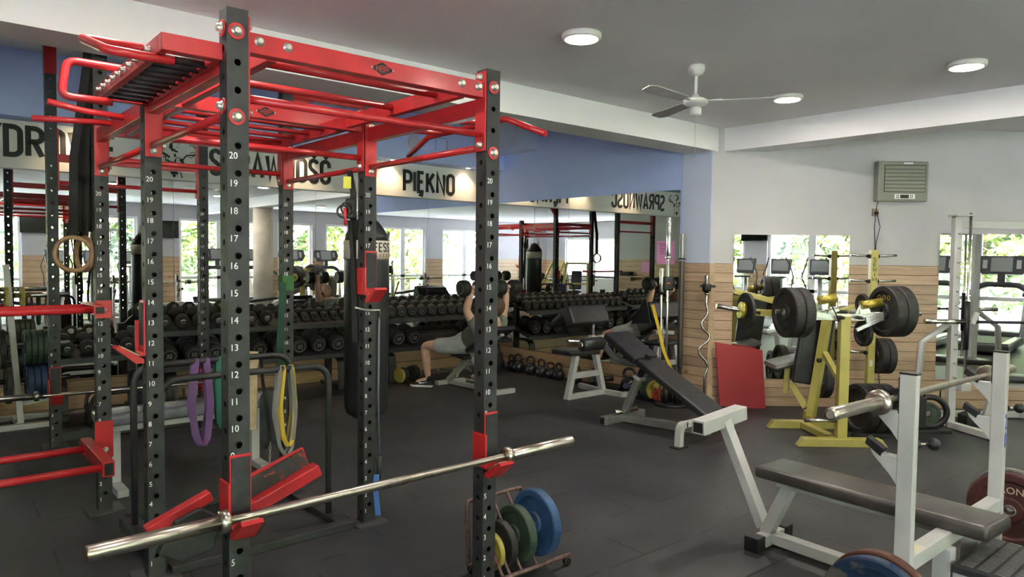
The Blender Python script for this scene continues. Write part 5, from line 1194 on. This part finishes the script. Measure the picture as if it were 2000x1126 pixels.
obj('top_beam', dwbox(NB(), 2.19, 3.41, .87, .93, 1.955, 2.025), GRY, sm, True, bevel=.004)
obj('rear_base', dwbox(NB(), 2.23, 3.37, .38, .45, .005, .065), GRY, sm, True, bevel=.004)
sb = obj('guided_bar', cyl(NB(), W(2.17, .98, 1.05), W(3.43, .98, 1.05), .0145), DARK, sm, True)
for a, c in ((1.83, 2.21), (3.39, 3.78)): obj('bar_sleeve', cyl(NB(), W(a, .98, 1.05), W(c, .98, 1.05), .0245), CHR, sb, True)
t = thing('flat_bench', 'black padded bench standing between the posts of the guided-bar rack', 'bench', W(2.8, .75, 0))
R_ = Matrix((DD, DN, Vector((0, 0, 1)))).transposed()
obj('pad', pad(NB(), W(3.05, .75, .46), (.95, .28, .07), R_ @ rot('Y', 4), .03, 3), LEA, t, True)
for x in (2.68, 3.4): obj('leg', bar(NB(), W(x, .75, .42), W(x-.1 if x < 3 else x+.1, .75, 0.02), .05, .05), GRY, t, True, bevel=.003)
obj('rail', dwbox(NB(), 2.6, 3.5, .72, .78, .38, .42), GRY, t, True)
# small items on the floor by it
t = thing('floor_plate_rack', 'black compact floor rack of small plates beside the guided-bar rack foot', 'plate rack', W(1.86, 1.05, 0))
obj('base', dwbox(NB(), 1.70, 2.02, .98, 1.18, 0, .03), DARK, t, True, bevel=.004)
obj('handle', tube(NB(), [W(1.80, 1.08, .33), W(1.80, 1.08, .42), W(1.95, 1.08, .42), W(1.95, 1.08, .33)], .008, 8), DARK, t, True)
obj('body', dwbox(NB(), 1.70, 1.80, 1.02, 1.14, .03, .34), DARK, t, True, bevel=.02)
obj('hoop', torus(NB(), W(1.86, 1.08, .19), DN+DD*-.3, .14, .028, 32, 10), DARK, t, True)
plate('small green plate inside the compact floor rack by the grey guided-bar rack', W(1.84, 1.08, .17), .11, .03, GRN2, axis=DN+DD*-.3)
t = thing('pedal_block', 'black wedge-shaped foot block on the floor inside the guided-bar rack', 'foot block', W(2.45, .8, 0))
obj('wedge', prism(NB(), [(0, 0), (.34, 0), (.34, .05), (.10, .14), (0, .10)], W(2.35, .70, 0), DD, (0, 0, 1), DN*.16), DARK, t, True, bevel=.006)
t = thing('incline_bench', 'grey framed bench with black pads at the right edge behind the bench press', 'bench', (6.6, 1.2, 0))
obj('rail', bar(NB(), (6.20, 1.52, .52), (7.2, 1.05, .84), .06, .06), GRY, t, True, bevel=.004)
obj('leg', bar(NB(), (6.3, 1.48, .52), (6.35, 1.46, .02), .06, .06), GRY, t, True, bevel=.004); obj('leg', bar(NB(), (7.1, 1.1, .80), (7.3, 1.0, .02), .06, .06), GRY, t, True, bevel=.004)
obj('pad', pad(NB(), (6.9, 1.25, .84), (.9, .3, .07), rot('Z', -24) @ rot('Y', -17), .025, 3), LEA, t, True)
# ================================================================ PERSON
SKIN = mat('skin', (.64, .39, .29), .5, var=.06, scale=12); TEE = mat('tshirt_olive', (.20, .22, .18), .85, var=.15, scale=14, bump=.5, bscale=14)
SHO = mat('shorts_grey', (.44, .45, .47), .85, var=.1, scale=14, bump=.4, bscale=16); HAIR = mat('hair_dark_blond', (.10, .06, .035), .7); SOCK = mat('sock_black', (.012, .012, .014), .8)
def skin_obj(name, verts, edges, radii, m, parent, sub=2, root=0):
    """one continuous surface grown around a skeleton given in room coordinates"""
    me = bpy.data.meshes.new(name); inv = ROOT[parent.name].inverted() if parent.name in ROOT else ROOT[parent.parent.name].inverted()
    me.from_pydata([inv @ Vector(v) for v in verts], edges, []); o = bpy.data.objects.new(name, me); LINK(o); me.materials.append(m)
    sk = o.modifiers.new('skin', 'SKIN'); sk.use_smooth_shade = True
    for i, d in enumerate(me.skin_vertices[0].data):
        r = radii[i]; d.radius = (r, r) if not isinstance(r, tuple) else r; d.use_root = (i == root)
    s = o.modifiers.new('sub', 'SUBSURF'); s.levels = sub; s.render_levels = sub
    o.parent = parent; return o
per = thing('person', 'person in olive t-shirt and grey shorts lying on an incline bench pressing two dumbbells', 'person', (5.22, 6.95, 0))
CU = 5.17
PEL = (CU+.02, 6.93, .575); SPN = (CU, 6.76, .66); CHS = (CU, 6.60, .765); UCH = (CU, 6.47, .845); NEC = (CU-.02, 6.40, .925); HDB = (CU-.03, 6.36, .985)
Ls = (CU-.19, 6.50, .83); Rs = (CU+.19, 6.50, .83)
Le = (CU-.27, 6.57, 1.0); Re = (CU+.27, 6.53, 1.0); Lw = (CU-.25, 6.50, 1.215); Rw = (CU+.25, 6.47, 1.215)
Lh = (CU-.10, 6.97, .545); Rh = (CU+.14, 6.97, .545)
Lk = (4.86, 7.36, .525); Rk = (5.62, 7.22, .48); La = (4.93, 7.38, .10); Ra = (5.68, 7.26, .10)
def mid(a, b, t=.5): return tuple(x+(y-x)*t for x, y in zip(a, b))
verts = [PEL, SPN, CHS, UCH, NEC, HDB, Ls, mid(Ls, Le), Le, mid(Le, Lw, .35), Lw, Rs, mid(Rs, Re), Re, mid(Re, Rw, .35), Rw,
         Lh, mid(Lh, Lk), Lk, mid(Lk, La, .3), mid(Lk, La, .75), La, Rh, mid(Rh, Rk), Rk, mid(Rk, Ra, .3), mid(Rk, Ra, .75), Ra, (4.84, 7.52, .045), (5.62, 7.42, .045)]
edges = [(0, 1), (1, 2), (2, 3), (3, 4), (4, 5), (3, 6), (6, 7), (7, 8), (8, 9), (9, 10), (3, 11), (11, 12), (12, 13), (13, 14), (14, 15), (0, 16), (16, 17), (17, 18), (18, 19), (19, 20), (20, 21), (0, 22), (22, 23), (23, 24), (24, 25), (25, 26), (26, 27), (21, 28), (27, 29)]
radii = [.125, .118, .135, .12, .062, .055, (.068), .060, .047, .050, .032, .068, .060, .047, .050, .032, .092, .085, .058, .062, .042, .034, .092, .085, .058, .062, .042, .034, .03, .03]
body = skin_obj('body', verts, edges, radii, SKIN, per)
# head with face
HD = Vector((CU-.03, 6.335, 1.045)); hx = Vector((1, 0, 0)); hu = Vector((0, -.60, .80)); hf = Vector((0, .80, .60))  # hu towards the crown, hf out of the face
RH = Matrix((hx, hf, hu)).transposed()
b = NB(); sphere(b, (0, 0, 0), .1, (.78, .95, 1.15), None, 24, 16)
for v in b.verts:
    x, y, z = v.co
    if z < -.02: v.co.x *= 1-.35*min(1, (-z-.02)/.09)
    if z < -.04 and y > 0: v.co.y *= .92
sphere(b, (0, .10, -.012), .017, (.8, 1, 1.5)); sphere(b, (0, .082, -.055), .022, (1.2, .6, .45)); sphere(b, (0, .072, -.095), .026, (1, .8, .7))
for s in (-1, 1): sphere(b, (s*.078, -.005, -.01), .024, (.35, .7, 1.1)); sphere(b, (s*.032, .088, .022), .018, (1.2, .5, .5))
b.transform(Matrix.Translation(HD) @ RH.to_4x4()); hd = obj('head', b, SKIN, per, True)
for s in (-1, 1):
    e = NB(); sphere(e, (s*.032, .088, .010), .010, (1.1, .7, .8)); e.transform(Matrix.Translation(HD) @ RH.to_4x4()); obj('eye', e, mat('eye_white', (.55, .53, .5), .3), hd, True)
h = NB(); sphere(h, (0, -.022, .022), .104, (.84, .93, 1.12), None, 24, 14)
bmesh.ops.delete(h, geom=[v for v in h.verts if v.co.y > .035 and v.co.z < .075], context='VERTS'); h.transform(Matrix.Translation(HD) @ RH.to_4x4()); obj('hair', h, HAIR, hd, True)
# clothes: slightly larger surfaces over the body
skin_obj('tshirt', [mid(PEL, SPN, -.25), SPN, CHS, UCH, mid(UCH, NEC, .55), Ls, mid(Ls, Le, .62), Rs, mid(Rs, Re, .62)], [(0, 1), (1, 2), (2, 3), (3, 4), (3, 5), (5, 6), (3, 7), (7, 8)],
         [.158, .160, .166, .146, .082, .092, .080, .092, .080], TEE, per, root=1)
skin_obj('shorts', [mid(PEL, SPN, .95), PEL, Lh, mid(Lh, Lk, .45), mid(Lh, Lk, .74), Rh, mid(Rh, Rk, .45), mid(Rh, Rk, .74)], [(0, 1), (1, 2), (2, 3), (3, 4), (1, 5), (5, 6), (6, 7)],
         [.140, .150, .116, .105, .098, .114, .105, .098], SHO, per, root=1)
# shoes with a white sole and swoosh
def shoe(heel, toe):
    heel, toe = Vector(heel), Vector(toe); d = (toe-heel).normalized(); s = Vector((-d.y, d.x, 0)); L = .29
    out = [(0, -.030), (.02, -.038), (.12, -.036), (.20, -.048), (.26, -.040), (.29, -.012), (.29, .012), (.26, .040), (.20, .050), (.12, .038), (.02, .038), (0, .030)]
    b = prism(NB(), out, heel, d, s, (0, 0, .028)); so = obj('shoe_sole', b, mat('sole_white', (.75, .75, .74), .5), per, True, bevel=.008)
    u = NB(); secs = [(.0, .030, .10, .0), (.05, .036, .105, 0), (.10, .036, .085, 0), (.16, .040, .062, 0), (.22, .043, .048, 0), (.27, .030, .036, 0)]; rings = []
    for x, w_, h_, _ in secs:
        rings.append([u.verts.new(heel+d*x+s*(w_*cos(a))+Vector((0, 0, .026+max(0, sin(a))**.7*(h_-.02)))) for a in [PI*k/8 for k in range(9)]])
    for p, q in zip(rings, rings[1:]):
        for k in range(8): f = u.faces.new((p[k], p[k+1], q[k+1], q[k])); f.smooth = True
    u.faces.new(rings[0]); u.faces.new(rings[-1][::-1]); up = obj('shoe_upper', u, SOCK, per, True)
    side = -1 if s.x < 0 else 1
    sw = NB(); 
    for sg in (-1, 1): prism(sw, [(.055, .052), (.075, .043), (.10, .046), (.175, .068), (.10, .060), (.078, .060), (.065, .075)][::-1] if 0 else [(.17, .052), (.155, .043), (.125, .046), (.05, .070), (.125, .058), (.148, .060), (.158, .072)], heel+s*(sg*.0405), d, (0, 0, 1), s*(sg*.002))
    obj('swoosh', sw, mat('sole_white', (.75, .75, .74), .5), up, True)
    obj('sock', lathe(NB(), heel+d*.04+Vector((0, 0, .085)), (0, 0, 1), [(0, .042), (.05, .040), (.055, .037)], 18), SOCK, per, True)
shoe((4.965, 7.335, 0), (4.79, 7.555, 0)); shoe((5.70, 7.215, 0), (5.62, 7.49, 0))
# hands gripping the handles (handles run along u)
def hand(w, c, sgn, name='hand'):
    """palm under the handle at c, four fingers wrapped over it and a thumb around"""
    w, c = Vector(w), Vector(c); b = NB()
    palm = c+Vector((0, .012, -.030)); t = NB()
    pad(t, (0, 0, 0), (.080, .030, .075), None, .012, 3); t.transform(Matrix.Translation(palm)); merge(b, t)
    tube(b, [w-Vector((0, 0, .01)), w*.4+palm*.6, palm], [.027, .028, .022], 12)
    ln = [.9, 1.0, .96, .78]
    for i in range(4):
        x = -.030+i*.020; k = ln[i]; r = .024+.002*k
        pts = [c+Vector((x, .018, -.012)), c+Vector((x, .026, .006)), c+Vector((x, .014, .024)), c+Vector((x, -.010, .027)), c+Vector((x, -.026*k, .010)), c+Vector((x, -.022*k, -.008))]
        tube(b, pts, [.0095, .0100, .0095, .009, .0085, .006], 8)
    tube(b, [c+Vector((-sgn*.040, .010, -.040)), c+Vector((-sgn*.044, -.014, -.026)), c+Vector((-sgn*.030, -.030, -.010)), c+Vector((-sgn*.012, -.033, .004))], [.012, .011, .0105, .007], 8)
    return obj(name, b, SKIN, per, True)
LG, RG = Vector((CU-.25, 6.495, 1.262)), Vector((CU+.25, 6.465, 1.262))
hand(Lw, LG, -1); hand(Rw, RG, 1)
for g, lb in ((LG, 'black round dumbbell held up in the left-side hand of the lying person'), (RG, 'black round dumbbell held up in the right-side hand of the lying person')):
    o = copy_thing(P_big, g, PI/2, lb, 'dumbbells held by the person', skip=('number_lettering', 'number_lettering')); o.rotation_euler = (0, 0, -PI/2)
# the incline bench under the person
ib = thing('incline_bench', 'grey adjustable bench with black pads carrying the person with dumbbells', 'bench', (5.2, 6.9, 0))
pad_between('back_pad', (5.18, 6.78, .50), (5.18, 6.18, .82), .28, .06, ib)
pad_between('seat_pad', (5.19, 7.10, .44), (5.19, 6.82, .415), .28, .06, ib)
obj('back_rail', bar(NB(), (5.18, 6.82, .44), (5.18, 6.25, .745), .05, .05), GRY, ib, True, bevel=.003)
obj('front_post', bar(NB(), (5.25, 7.40, .05), (5.20, 6.86, .42), .07, .05), GRY, ib, True, bevel=.003)
obj('front_foot', bx(NB(), 5.08, 5.52, 7.38, 7.46, 0, .05), GRY, ib, True, bevel=.006)
obj('rear_post', bar(NB(), (5.24, 6.50, .05), (5.20, 6.84, .41), .05, .04), GRY, ib, True, bevel=.003)
obj('rear_rail', bar(NB(), (5.25, 7.40, .035), (5.30, 6.50, .035), .05, .05), GRY, ib, True, bevel=.003)
obj('rear_foot', bx(NB(), 5.12, 5.55, 6.44, 6.50, 0, .055), GRY, ib, True, bevel=.004)
obj('support', bar(NB(), (5.22, 7.04, .40), (5.24, 7.22, .12), .035, .035), GRY, ib, True)
# ================================================================ THE FRONT HALF OF THE ROOM (seen in the mirrors)
TG = mat('machine_dark_grey', (.06, .063, .07), .4); TS = mat('machine_silver', (.45, .46, .47), .35, .4); SCR = mat('console_screen', (.28, .30, .31), .2); BELT = mat('running_belt', (.02, .02, .022), .6); BLS = mat('blue_mat', (.10, .20, .36), .6)
def treadmill(label, loc, rz=0):
    """console at local -y end, deck towards +y"""
    t = thing('treadmill', label, 'treadmill', loc, rz, 'treadmills facing the windows')
    d = obj('deck', bx(NB(), -.40, .40, -.35, 1.55, .05, .20), TG, t, bevel=.03)
    obj('belt', bx(NB(), -.27, .27, -.10, 1.50, .20, .212), BELT, d)
    for s in (-1, 1): obj('side_rail', bx(NB(), s*.28, s*.40, -.1, 1.52, .20, .225), TS, d, bevel=.008)
    obj('motor_cover', pad(NB(), (0, -.25, .24), (.76, .42, .14), None, .05, 3), TG, t)
    for s in (-1, 1):
        obj('upright', tube(NB(), [(s*.38, -.05, .15), (s*.40, -.15, .6), (s*.42, -.28, 1.10)], [.045, .04, .038], 10), TS, t)
        obj('handrail', tube(NB(), [(s*.42, -.28, 1.10), (s*.44, .0, 1.08), (s*.44, .25, 1.02)], .035, 10), TG, t)
    obj('crossbar', tube(NB(), [(-.42, -.28, 1.10), (-.28, -.30, 1.20), (.28, -.30, 1.20), (.42, -.28, 1.10)], .055, 10, fr=.08), TG, t)
    c = obj('console', prism(NB(), [(-.30, -.14), (.30, -.14), (.40, .0), (.36, .18), (-.36, .18), (-.40, .0)], (0, -.30, 1.56), (1.1, 0, 0), (0, -.28, 1.1), (0, -.07, -.02)), TG, t, bevel=.012)
    obj('screen', prism(NB(), [(-.16, -.10), (.16, -.10), (.16, .15), (-.16, .15)], (0, -.297, 1.56), (1.1, 0, 0), (0, -.28, 1.1), (0, .006, .002)), SCR, c)
    for s in (-1, 1): obj('speaker', prism(NB(), rect(.07, .15, s*.25, .03), (0, -.297, 1.56), (1.1, 0, 0), (0, -.28, 1.1), (0, .005, .001)), TS, c)
    obj('console_neck', bx(NB(), -.06, .06, -.36, -.28, 1.18, 1.44), TG, t); return t
tm = treadmill('treadmill with wide dark console, seen in the right-hand wall mirror', (8.18, -4.45, 0))
for u, lb in ((7.05, 'treadmill left of the fully mirrored one, partly cut by the mirror edge'), (9.35, 'treadmill right of the fully mirrored one'), (10.5, 'treadmill near the far pillar seen only in the dumbbell mirrors')):
    copy_thing(tm, (u, -4.45, 0), 0, lb, 'treadmills facing the windows')
def elliptical(label, loc):
    t = thing('elliptical_trainer', label, 'elliptical trainer', loc, 0, 'elliptical trainers facing the windows')
    obj('base', bx(NB(), -.28, .28, -.5, 1.2, .0, .09), TS, t, bevel=.02)
    obj('flywheel_cover', pad(NB(), (0, .85, .40), (.22, .75, .62), None, .1, 4), TS, t)
    obj('column', tube(NB(), [(0, -.25, .08), (0, -.22, .7), (0, -.18, 1.25)], [.07, .055, .05], 12), TS, t)
    for s in (-1, 1):
        obj('moving_arm', tube(NB(), [(s*.24, -.2, .5), (s*.28, -.12, 1.0), (s*.36, -.02, 1.25), (s*.27, -.04, 1.50), (s*.20, .05, 1.68)], .017, 8, fr=.08), TG, t)
        obj('pedal', pad(NB(), (s*.17, .25, .28), (.16, .38, .06), None, .02), TG, t); obj('pedal_bar', tube(NB(), [(s*.17, .8, .35), (s*.17, .2, .24), (s*.23, -.2, .45)], .02, 8), TS, t)
    c = obj('console', prism(NB(), [(-.20, -.15), (.20, -.15), (.23, .17), (-.23, .17)], (0, -.16, 1.47), (1.1, 0, 0), (0, -.28, 1.1), (0, -.07, -.02)), TG, t, bevel=.02)
    obj('screen', prism(NB(), rect(.34, .22, 0, .02), (0, -.157, 1.47), (1.1, 0, 0), (0, -.28, 1.1), (0, .006, .002)), SCR, c)
    obj('tray', bx(NB(), -.2, .2, -.12, .02, 1.2, 1.24), TG, t, bevel=.01); return t
el = elliptical('elliptical trainer, leftmost of three reflected in the press machine mirror', (3.0, -4.6, 0))
for u, lb in ((3.85, 'elliptical trainer, middle of three reflected in the press machine mirror'), (4.75, 'elliptical trainer with raised arm levers, rightmost of three in the press machine mirror')): copy_thing(el, (u, -4.6, 0), 0, lb, 'elliptical trainers facing the windows')
# screens on the piers
def tv(label, u0, u1, z0, z1):
    t = thing('television', label, 'television', ((u0+u1)/2, -5.9, z0)); c = obj('case', bx(NB(), u0, u1, -5.93, -5.88, z0, z1), DARK, t, True, bevel=.004)
    obj('screen', bx(NB(), u0+.015, u1-.015, -5.88, -5.878, z0+.02, z1-.015), mat('tv_screen', (.004, .004, .005), .12), c, True); obj('mount', bx(NB(), (u0+u1)/2-.1, (u0+u1)/2+.1, -6.0, -5.93, z0+.15, z1-.15), TS, t, True)
tv('black wall television, the wider one seen beside a rig post in the mirror', 5.45, 6.30, 2.05, 2.56); tv('black wall television seen at the top left of the press machine mirror', 2.35, 3.05, 2.10, 2.52)
t = thing('wall_sign', 'round white sign with dark ring high on the window wall', 'sign', (.7, -5.98, 2.3)); obj('disc', cyl(NB(), (.68, -5.998, 2.35), (.68, -5.985, 2.35), .17, n=32), WHT, t, True); obj('ring', torus(NB(), (.68, -5.982, 2.35), (0, 1, 0), .155, .012, 32, 6), TG, t, True)
# second cooler on the far wall
a2 = thing('air_cooler', 'second beige air cooler on the far wall, seen only in the mirrors', 'cooler', (13.44, -3.3, 2.28), -PI/2); make_cooler(a2)
# yellow machines
def yframe(label, loc, rz, k=0):
    t = thing('exercise_machine', label, 'exercise machine', loc, rz)
    for s in (-1, 1):
        obj('foot', bx(NB(), s*.45-.035, s*.45+.035, -.7, .7, 0, .07), YEL, t); obj('post', bar(NB(), (s*.45, -.45, .07), (s*.35, .25, 1.45), .07, .06), YEL, t)
        obj('rear_post', bar(NB(), (s*.45, .6, .07), (s*.36, .28, 1.40), .06, .06), YEL, t); obj('plate', plate_bm(.2, .06, axis=(1, 0, 0)), RUBP, t).location = (s*.58, -.1+k*.2, .85)
    obj('crossbar', bx(NB(), -.38, .38, .22, .29, 1.38, 1.45), YEL, t); obj('crossbar', bx(NB(), -.44, .44, -.08, -.02, .70, .76), YEL, t)
    obj('axle', cyl(NB(), (-.72, -.1+k*.2, .85), (.72, -.1+k*.2, .85), .022), CHR, t); obj('seat', pad(NB(), (0, -.3, .48), (.4, .45, .08), None, .03), LEA, t); obj('seat_post', bx(NB(), -.035, .035, -.35, -.28, .0, .45), YEL, t)
    obj('backrest', pad(NB(), (0, .05, .85), (.36, .08, .65), rot('X', -18), .03), LEA, t); return t
yframe('yellow plate-loaded machine reflected to the right of the heavy bag', (10.9, -.9, 0), -.5); yframe('yellow plate-loaded machine with tall posts, deeper in the mirror', (12.1, -2.2, 0), .4, 1)
yframe('yellow machine near the far left wall, seen in the side mirror', (-3.9, -.2, 0), 2.2, 1); yframe('second yellow machine near the far left wall, seen in the side mirror', (-4.2, -1.7, 0), 1.4)
# grey stair climber, cable tower, benches
t = thing('stair_climber', 'grey stair climber with tall handrails near the far wall, reflected by the bag', 'exercise machine', (12.4, -4.3, 0), -.8)
obj('body', prism(NB(), [(-.9, 0), (.6, 0), (.6, .5), (.2, 1.1), (-.2, 1.1), (-.9, .35)], (-.35, 0, 0), (0, 1, 0), (0, 0, 1), (.7, 0, 0)), TG, t, bevel=.03)
for s in (-1, 1): obj('handrail', tube(NB(), [(s*.38, -.7, .35), (s*.38, -.45, 1.35), (s*.38, .35, 1.75), (s*.36, .45, 1.2)], .03, 10, fr=.12), TG, t)
obj('console', pad(NB(), (0, .42, 1.82), (.5, .07, .36), rot('X', -20), .02), TG, t)
t = thing('cable_machine', 'grey cable tower with weight stack seen in the mirror behind the numbered posts', 'exercise machine', (3.6, -1.9, 0))
for s in (-1, 1): obj('post', bx(NB(), s*.30-.03, s*.30+.03, -.03, .03, 0, 2.1), GRY, t)
obj('stack', bx(NB(), -.15, .15, -.08, .08, .1, .8), DARK, t, bevel=.005); obj('top', bx(NB(), -.33, .33, -.05, .05, 2.1, 2.16), GRY, t); obj('base', bx(NB(), -.45, .45, -.4, .5, 0, .06), GRY, t)
for s in (-.1, .1): obj('guide_rod', cyl(NB(), (s, 0, .06), (s, 0, 2.1), .01), CHR, t)
obj('seat', pad(NB(), (0, .55, .5), (.35, .4, .08), None, .03), LEA, t); obj('roller', cyl(NB(), (-.35, .3, .95), (.35, .3, .95), .07, n=20), LEA, t)
for (u, v, rz, lb) in ((5.6, -1.6, .3, 'grey bench with black pads in the middle of the room, seen in the mirrors'), (1.9, -2.2, 1.1, 'grey bench with black pads near the front windows, seen in the mirrors'), (6.6, -.6, -.9, 'grey bench with black pads, reflected below the press machine mirror')):
    t = thing('flat_bench', lb, 'bench', (u, v, 0), rz); obj('pad', pad(NB(), (0, 0, .46), (.3, 1.15, .08), rot('X', 8), .03), LEA, t)
    for s in (-1, 1): l_ = obj('leg', bar(NB(), (0, s*.42, .02), (0, s*.35, .42), .06, .06), GRY, t); obj('foot_bar', bx(NB(), -.25, .25, s*.42-.03, s*.42+.03, 0, .05), GRY, l_)
t = thing('bench_with_rack', 'grey bench with a loaded bar in its stands, reflected above the dumbbells', 'bench', (3.3, -.9, 0), .2)
for s in (-1, 1): obj('post', bx(NB(), s*.5-.035, s*.5+.035, -.04, .04, 0, 1.1), GRY, t)
obj('base', bx(NB(), -.5, .5, -.04, .04, .1, .16), GRY, t); obj('pad', pad(NB(), (0, .6, .45), (.3, 1.1, .08), None, .03), LEA, t); obj('leg', bx(NB(), -.03, .03, 1.0, 1.06, 0, .42), GRY, t)
# shelf, bag and wall bars on the left walls
t = thing('wall_shelf', 'narrow wooden shelf on the left plank wall, reflected in the side mirror', 'shelf', (-4.85, 1.3, 1.0)); obj('board', bx(NB(), -4.98, -4.70, .8, 2.1, 1.0, 1.03), MATS['pine_board'], t, True); obj('bracket', bx(NB(), -4.98, -4.8, 1.4, 1.44, .86, 1.0), MATS['pine_board'], t, True)
tag(obj('gym_bag', pad(NB(), (-4.84, 1.2, 1.10), (.2, .42, .14), None, .05), RUB), 'small black bag lying on the reflected wall shelf', 'bag'); tag(obj('shoe', pad(NB(), (-4.84, 1.42, 1.08), (.1, .12, .20), None, .03), DARK), 'black shoe standing beside the bag on the reflected shelf', 'shoe')
t = thing('wall_bars', 'orange-brown wall bars high on the recess wall, reflected in the side mirror', 'wall bars', (-7.4, -.3, 0)); WBM = mat('bars_wood', (.38, .16, .07), .5)
for v in (-.9, -.1, .5): obj('stile', bx(NB(), -7.48, -7.40, v-.03, v+.03, .2, 2.5), WBM, t, True)
for i in range(14): obj('rung', cyl(NB(), (-7.40, -.9, .4+i*.155), (-7.40, .5, .4+i*.155), .018), WBM, t, True)
# ================================================================ OUTSIDE
struct('ground_outside', bx(NB(), -45, 50, -45, -6.25, -.25, -.10), mat('bounce_ground', (.68, .66, .72), .9, var=.15, scale=.6))  # unseen ground added, kept pale to bounce sunlight up to the ceiling
struct('ground_outside_left', bx(NB(), -45, -7.9, -6.25, 20, -.25, -.10), mat('bounce_ground', (.68, .66, .72)))
LF = [mat('leaf_yellow_green', (.27, .34, .09), .6, var=.4, scale=2.2), mat('leaf_green', (.16, .24, .09), .6, var=.4, scale=2.2), mat('leaf_blue_green', (.22, .28, .22), .6, var=.4, scale=2.2)]; BARK = mat('bark', (.12, .09, .07), .9, var=.2)
def tree(label, x, y, h, r, k, n=2200, conif=True, bare=False):
    t = thing('tree', label, 'tree', (x, y, -.1)); rnd = random.Random(int(x*7+y*13))
    tb = NB(); tube(tb, [(0, 0, 0), (rnd.uniform(-.1, .1), 0, h*.5), (0, 0, h*.97)], [.16, .10, .02], 8); obj('trunk', tb, BARK, t)
    b = NB()
    if bare:
        for i in range(170):
            a = rnd.uniform(0, 2*PI); z = rnd.uniform(.15, .95)*h; L = r*rnd.uniform(.5, 1.1); p = Vector((0, 0, z)); q = p+Vector((cos(a)*L, sin(a)*L, L*rnd.uniform(.3, 1.0))); m_ = (p+q)/2+Vector((rnd.uniform(-.2, .2), rnd.uniform(-.2, .2), rnd.uniform(-.1, .2)))
            tube(b, [p, m_, q], [.018, .011, .004], 4)
        obj('branches', b, mat('pale_twigs', (.30, .24, .21), .9), t); return t
    for i in range(n):
        z = rnd.random()**.8; a = rnd.uniform(0, 2*PI); rr = r*((1-z)**.7 if conif else math.sqrt(max(.05, 1-(2*z-1)**2)))*math.sqrt(rnd.uniform(.25, 1.0))*(1+.25*sin(a*5+z*20))
        c = Vector((cos(a)*rr, sin(a)*rr, h*(.06+.94*z) if conif else h*(.25+.75*z))); s = rnd.uniform(.07, .16)*(r/1.6)
        d1 = Vector((rnd.gauss(0, 1), rnd.gauss(0, 1), rnd.gauss(-.3, .6))).normalized(); d2 = d1.cross(Vector((rnd.gauss(0, 1), rnd.gauss(0, 1), rnd.gauss(0, 1)))).normalized()
        b.faces.new([b.verts.new(c+d1*s*1.6*p_+d2*s*q_*.6) for p_, q_ in ((-1, 0), (0, -1), (1, 0), (0, 1))])
    obj('foliage', b, LF[k], t); return t
lab = ['leafy tree outside the front windows, %s from the left in the mirrors' % o for o in ordn]
tx = [(-6.0, -12.5, 6, 2.2, 1, 1, 0), (-3.0, -9.5, 5.5, 2.0, 0, 1, 0), (-.3, -9.8, 5.0, 1.7, 0, 1, 0), (2.0, -10.2, 5.5, 1.9, 2, 1, 0), (3.7, -9.4, 6, 1.5, 0, 1, 0), (5.3, -10.5, 6, 2.2, 2, 0, 0), (7.0, -9.8, 5.5, 1.9, 0, 0, 0), (8.7, -10.6, 6.5, 1.9, 1, 1, 0), (9.6, -8.8, 5, 1.8, 0, 0, 1), (11.2, -9.9, 6, 2.2, 1, 0, 0), (13.4, -9.5, 6, 2.2, 0, 1, 0), (15.8, -10.2, 6, 2.3, 1, 0, 0)]
for i, (x, y, h, r, k, cf, br) in enumerate(tx): tree(('bare pale-twigged bush outside the window, right of the treadmill reflection' if br else lab[i]), x, y, h, r, k, conif=bool(cf), bare=bool(br))
tree('leafy tree outside the far left window', -11.0, -2.5, 5.5, 2.2, 0, conif=False)
HG = NB(); rnd = random.Random(5)
for i in range(6000):
    c = Vector((rnd.uniform(-14, 24), rnd.uniform(-16, -14), rnd.uniform(0, 3.0))); s = rnd.uniform(.12, .26); d1 = Vector((rnd.gauss(0, 1), rnd.gauss(0, 1), rnd.gauss(0, 1))).normalized(); d2 = d1.orthogonal().normalized()
    HG.faces.new([HG.verts.new(c+d1*s*p_+d2*s*q_*.6) for p_, q_ in ((-1, 0), (0, -1), (1, 0), (0, 1))])
tag(obj('hedge', HG, LF[1]), 'dense green hedge behind the trees outside the front windows', 'hedge', kind='stuff')
# prototypes that no row used
for p_, fl_ in PROTO.items():
    if fl_[0] == 0:
        for c_ in list(kids(p_)):
            for g_ in kids(c_): bpy.data.objects.remove(g_)
            bpy.data.objects.remove(c_)
        bpy.data.objects.remove(p_)
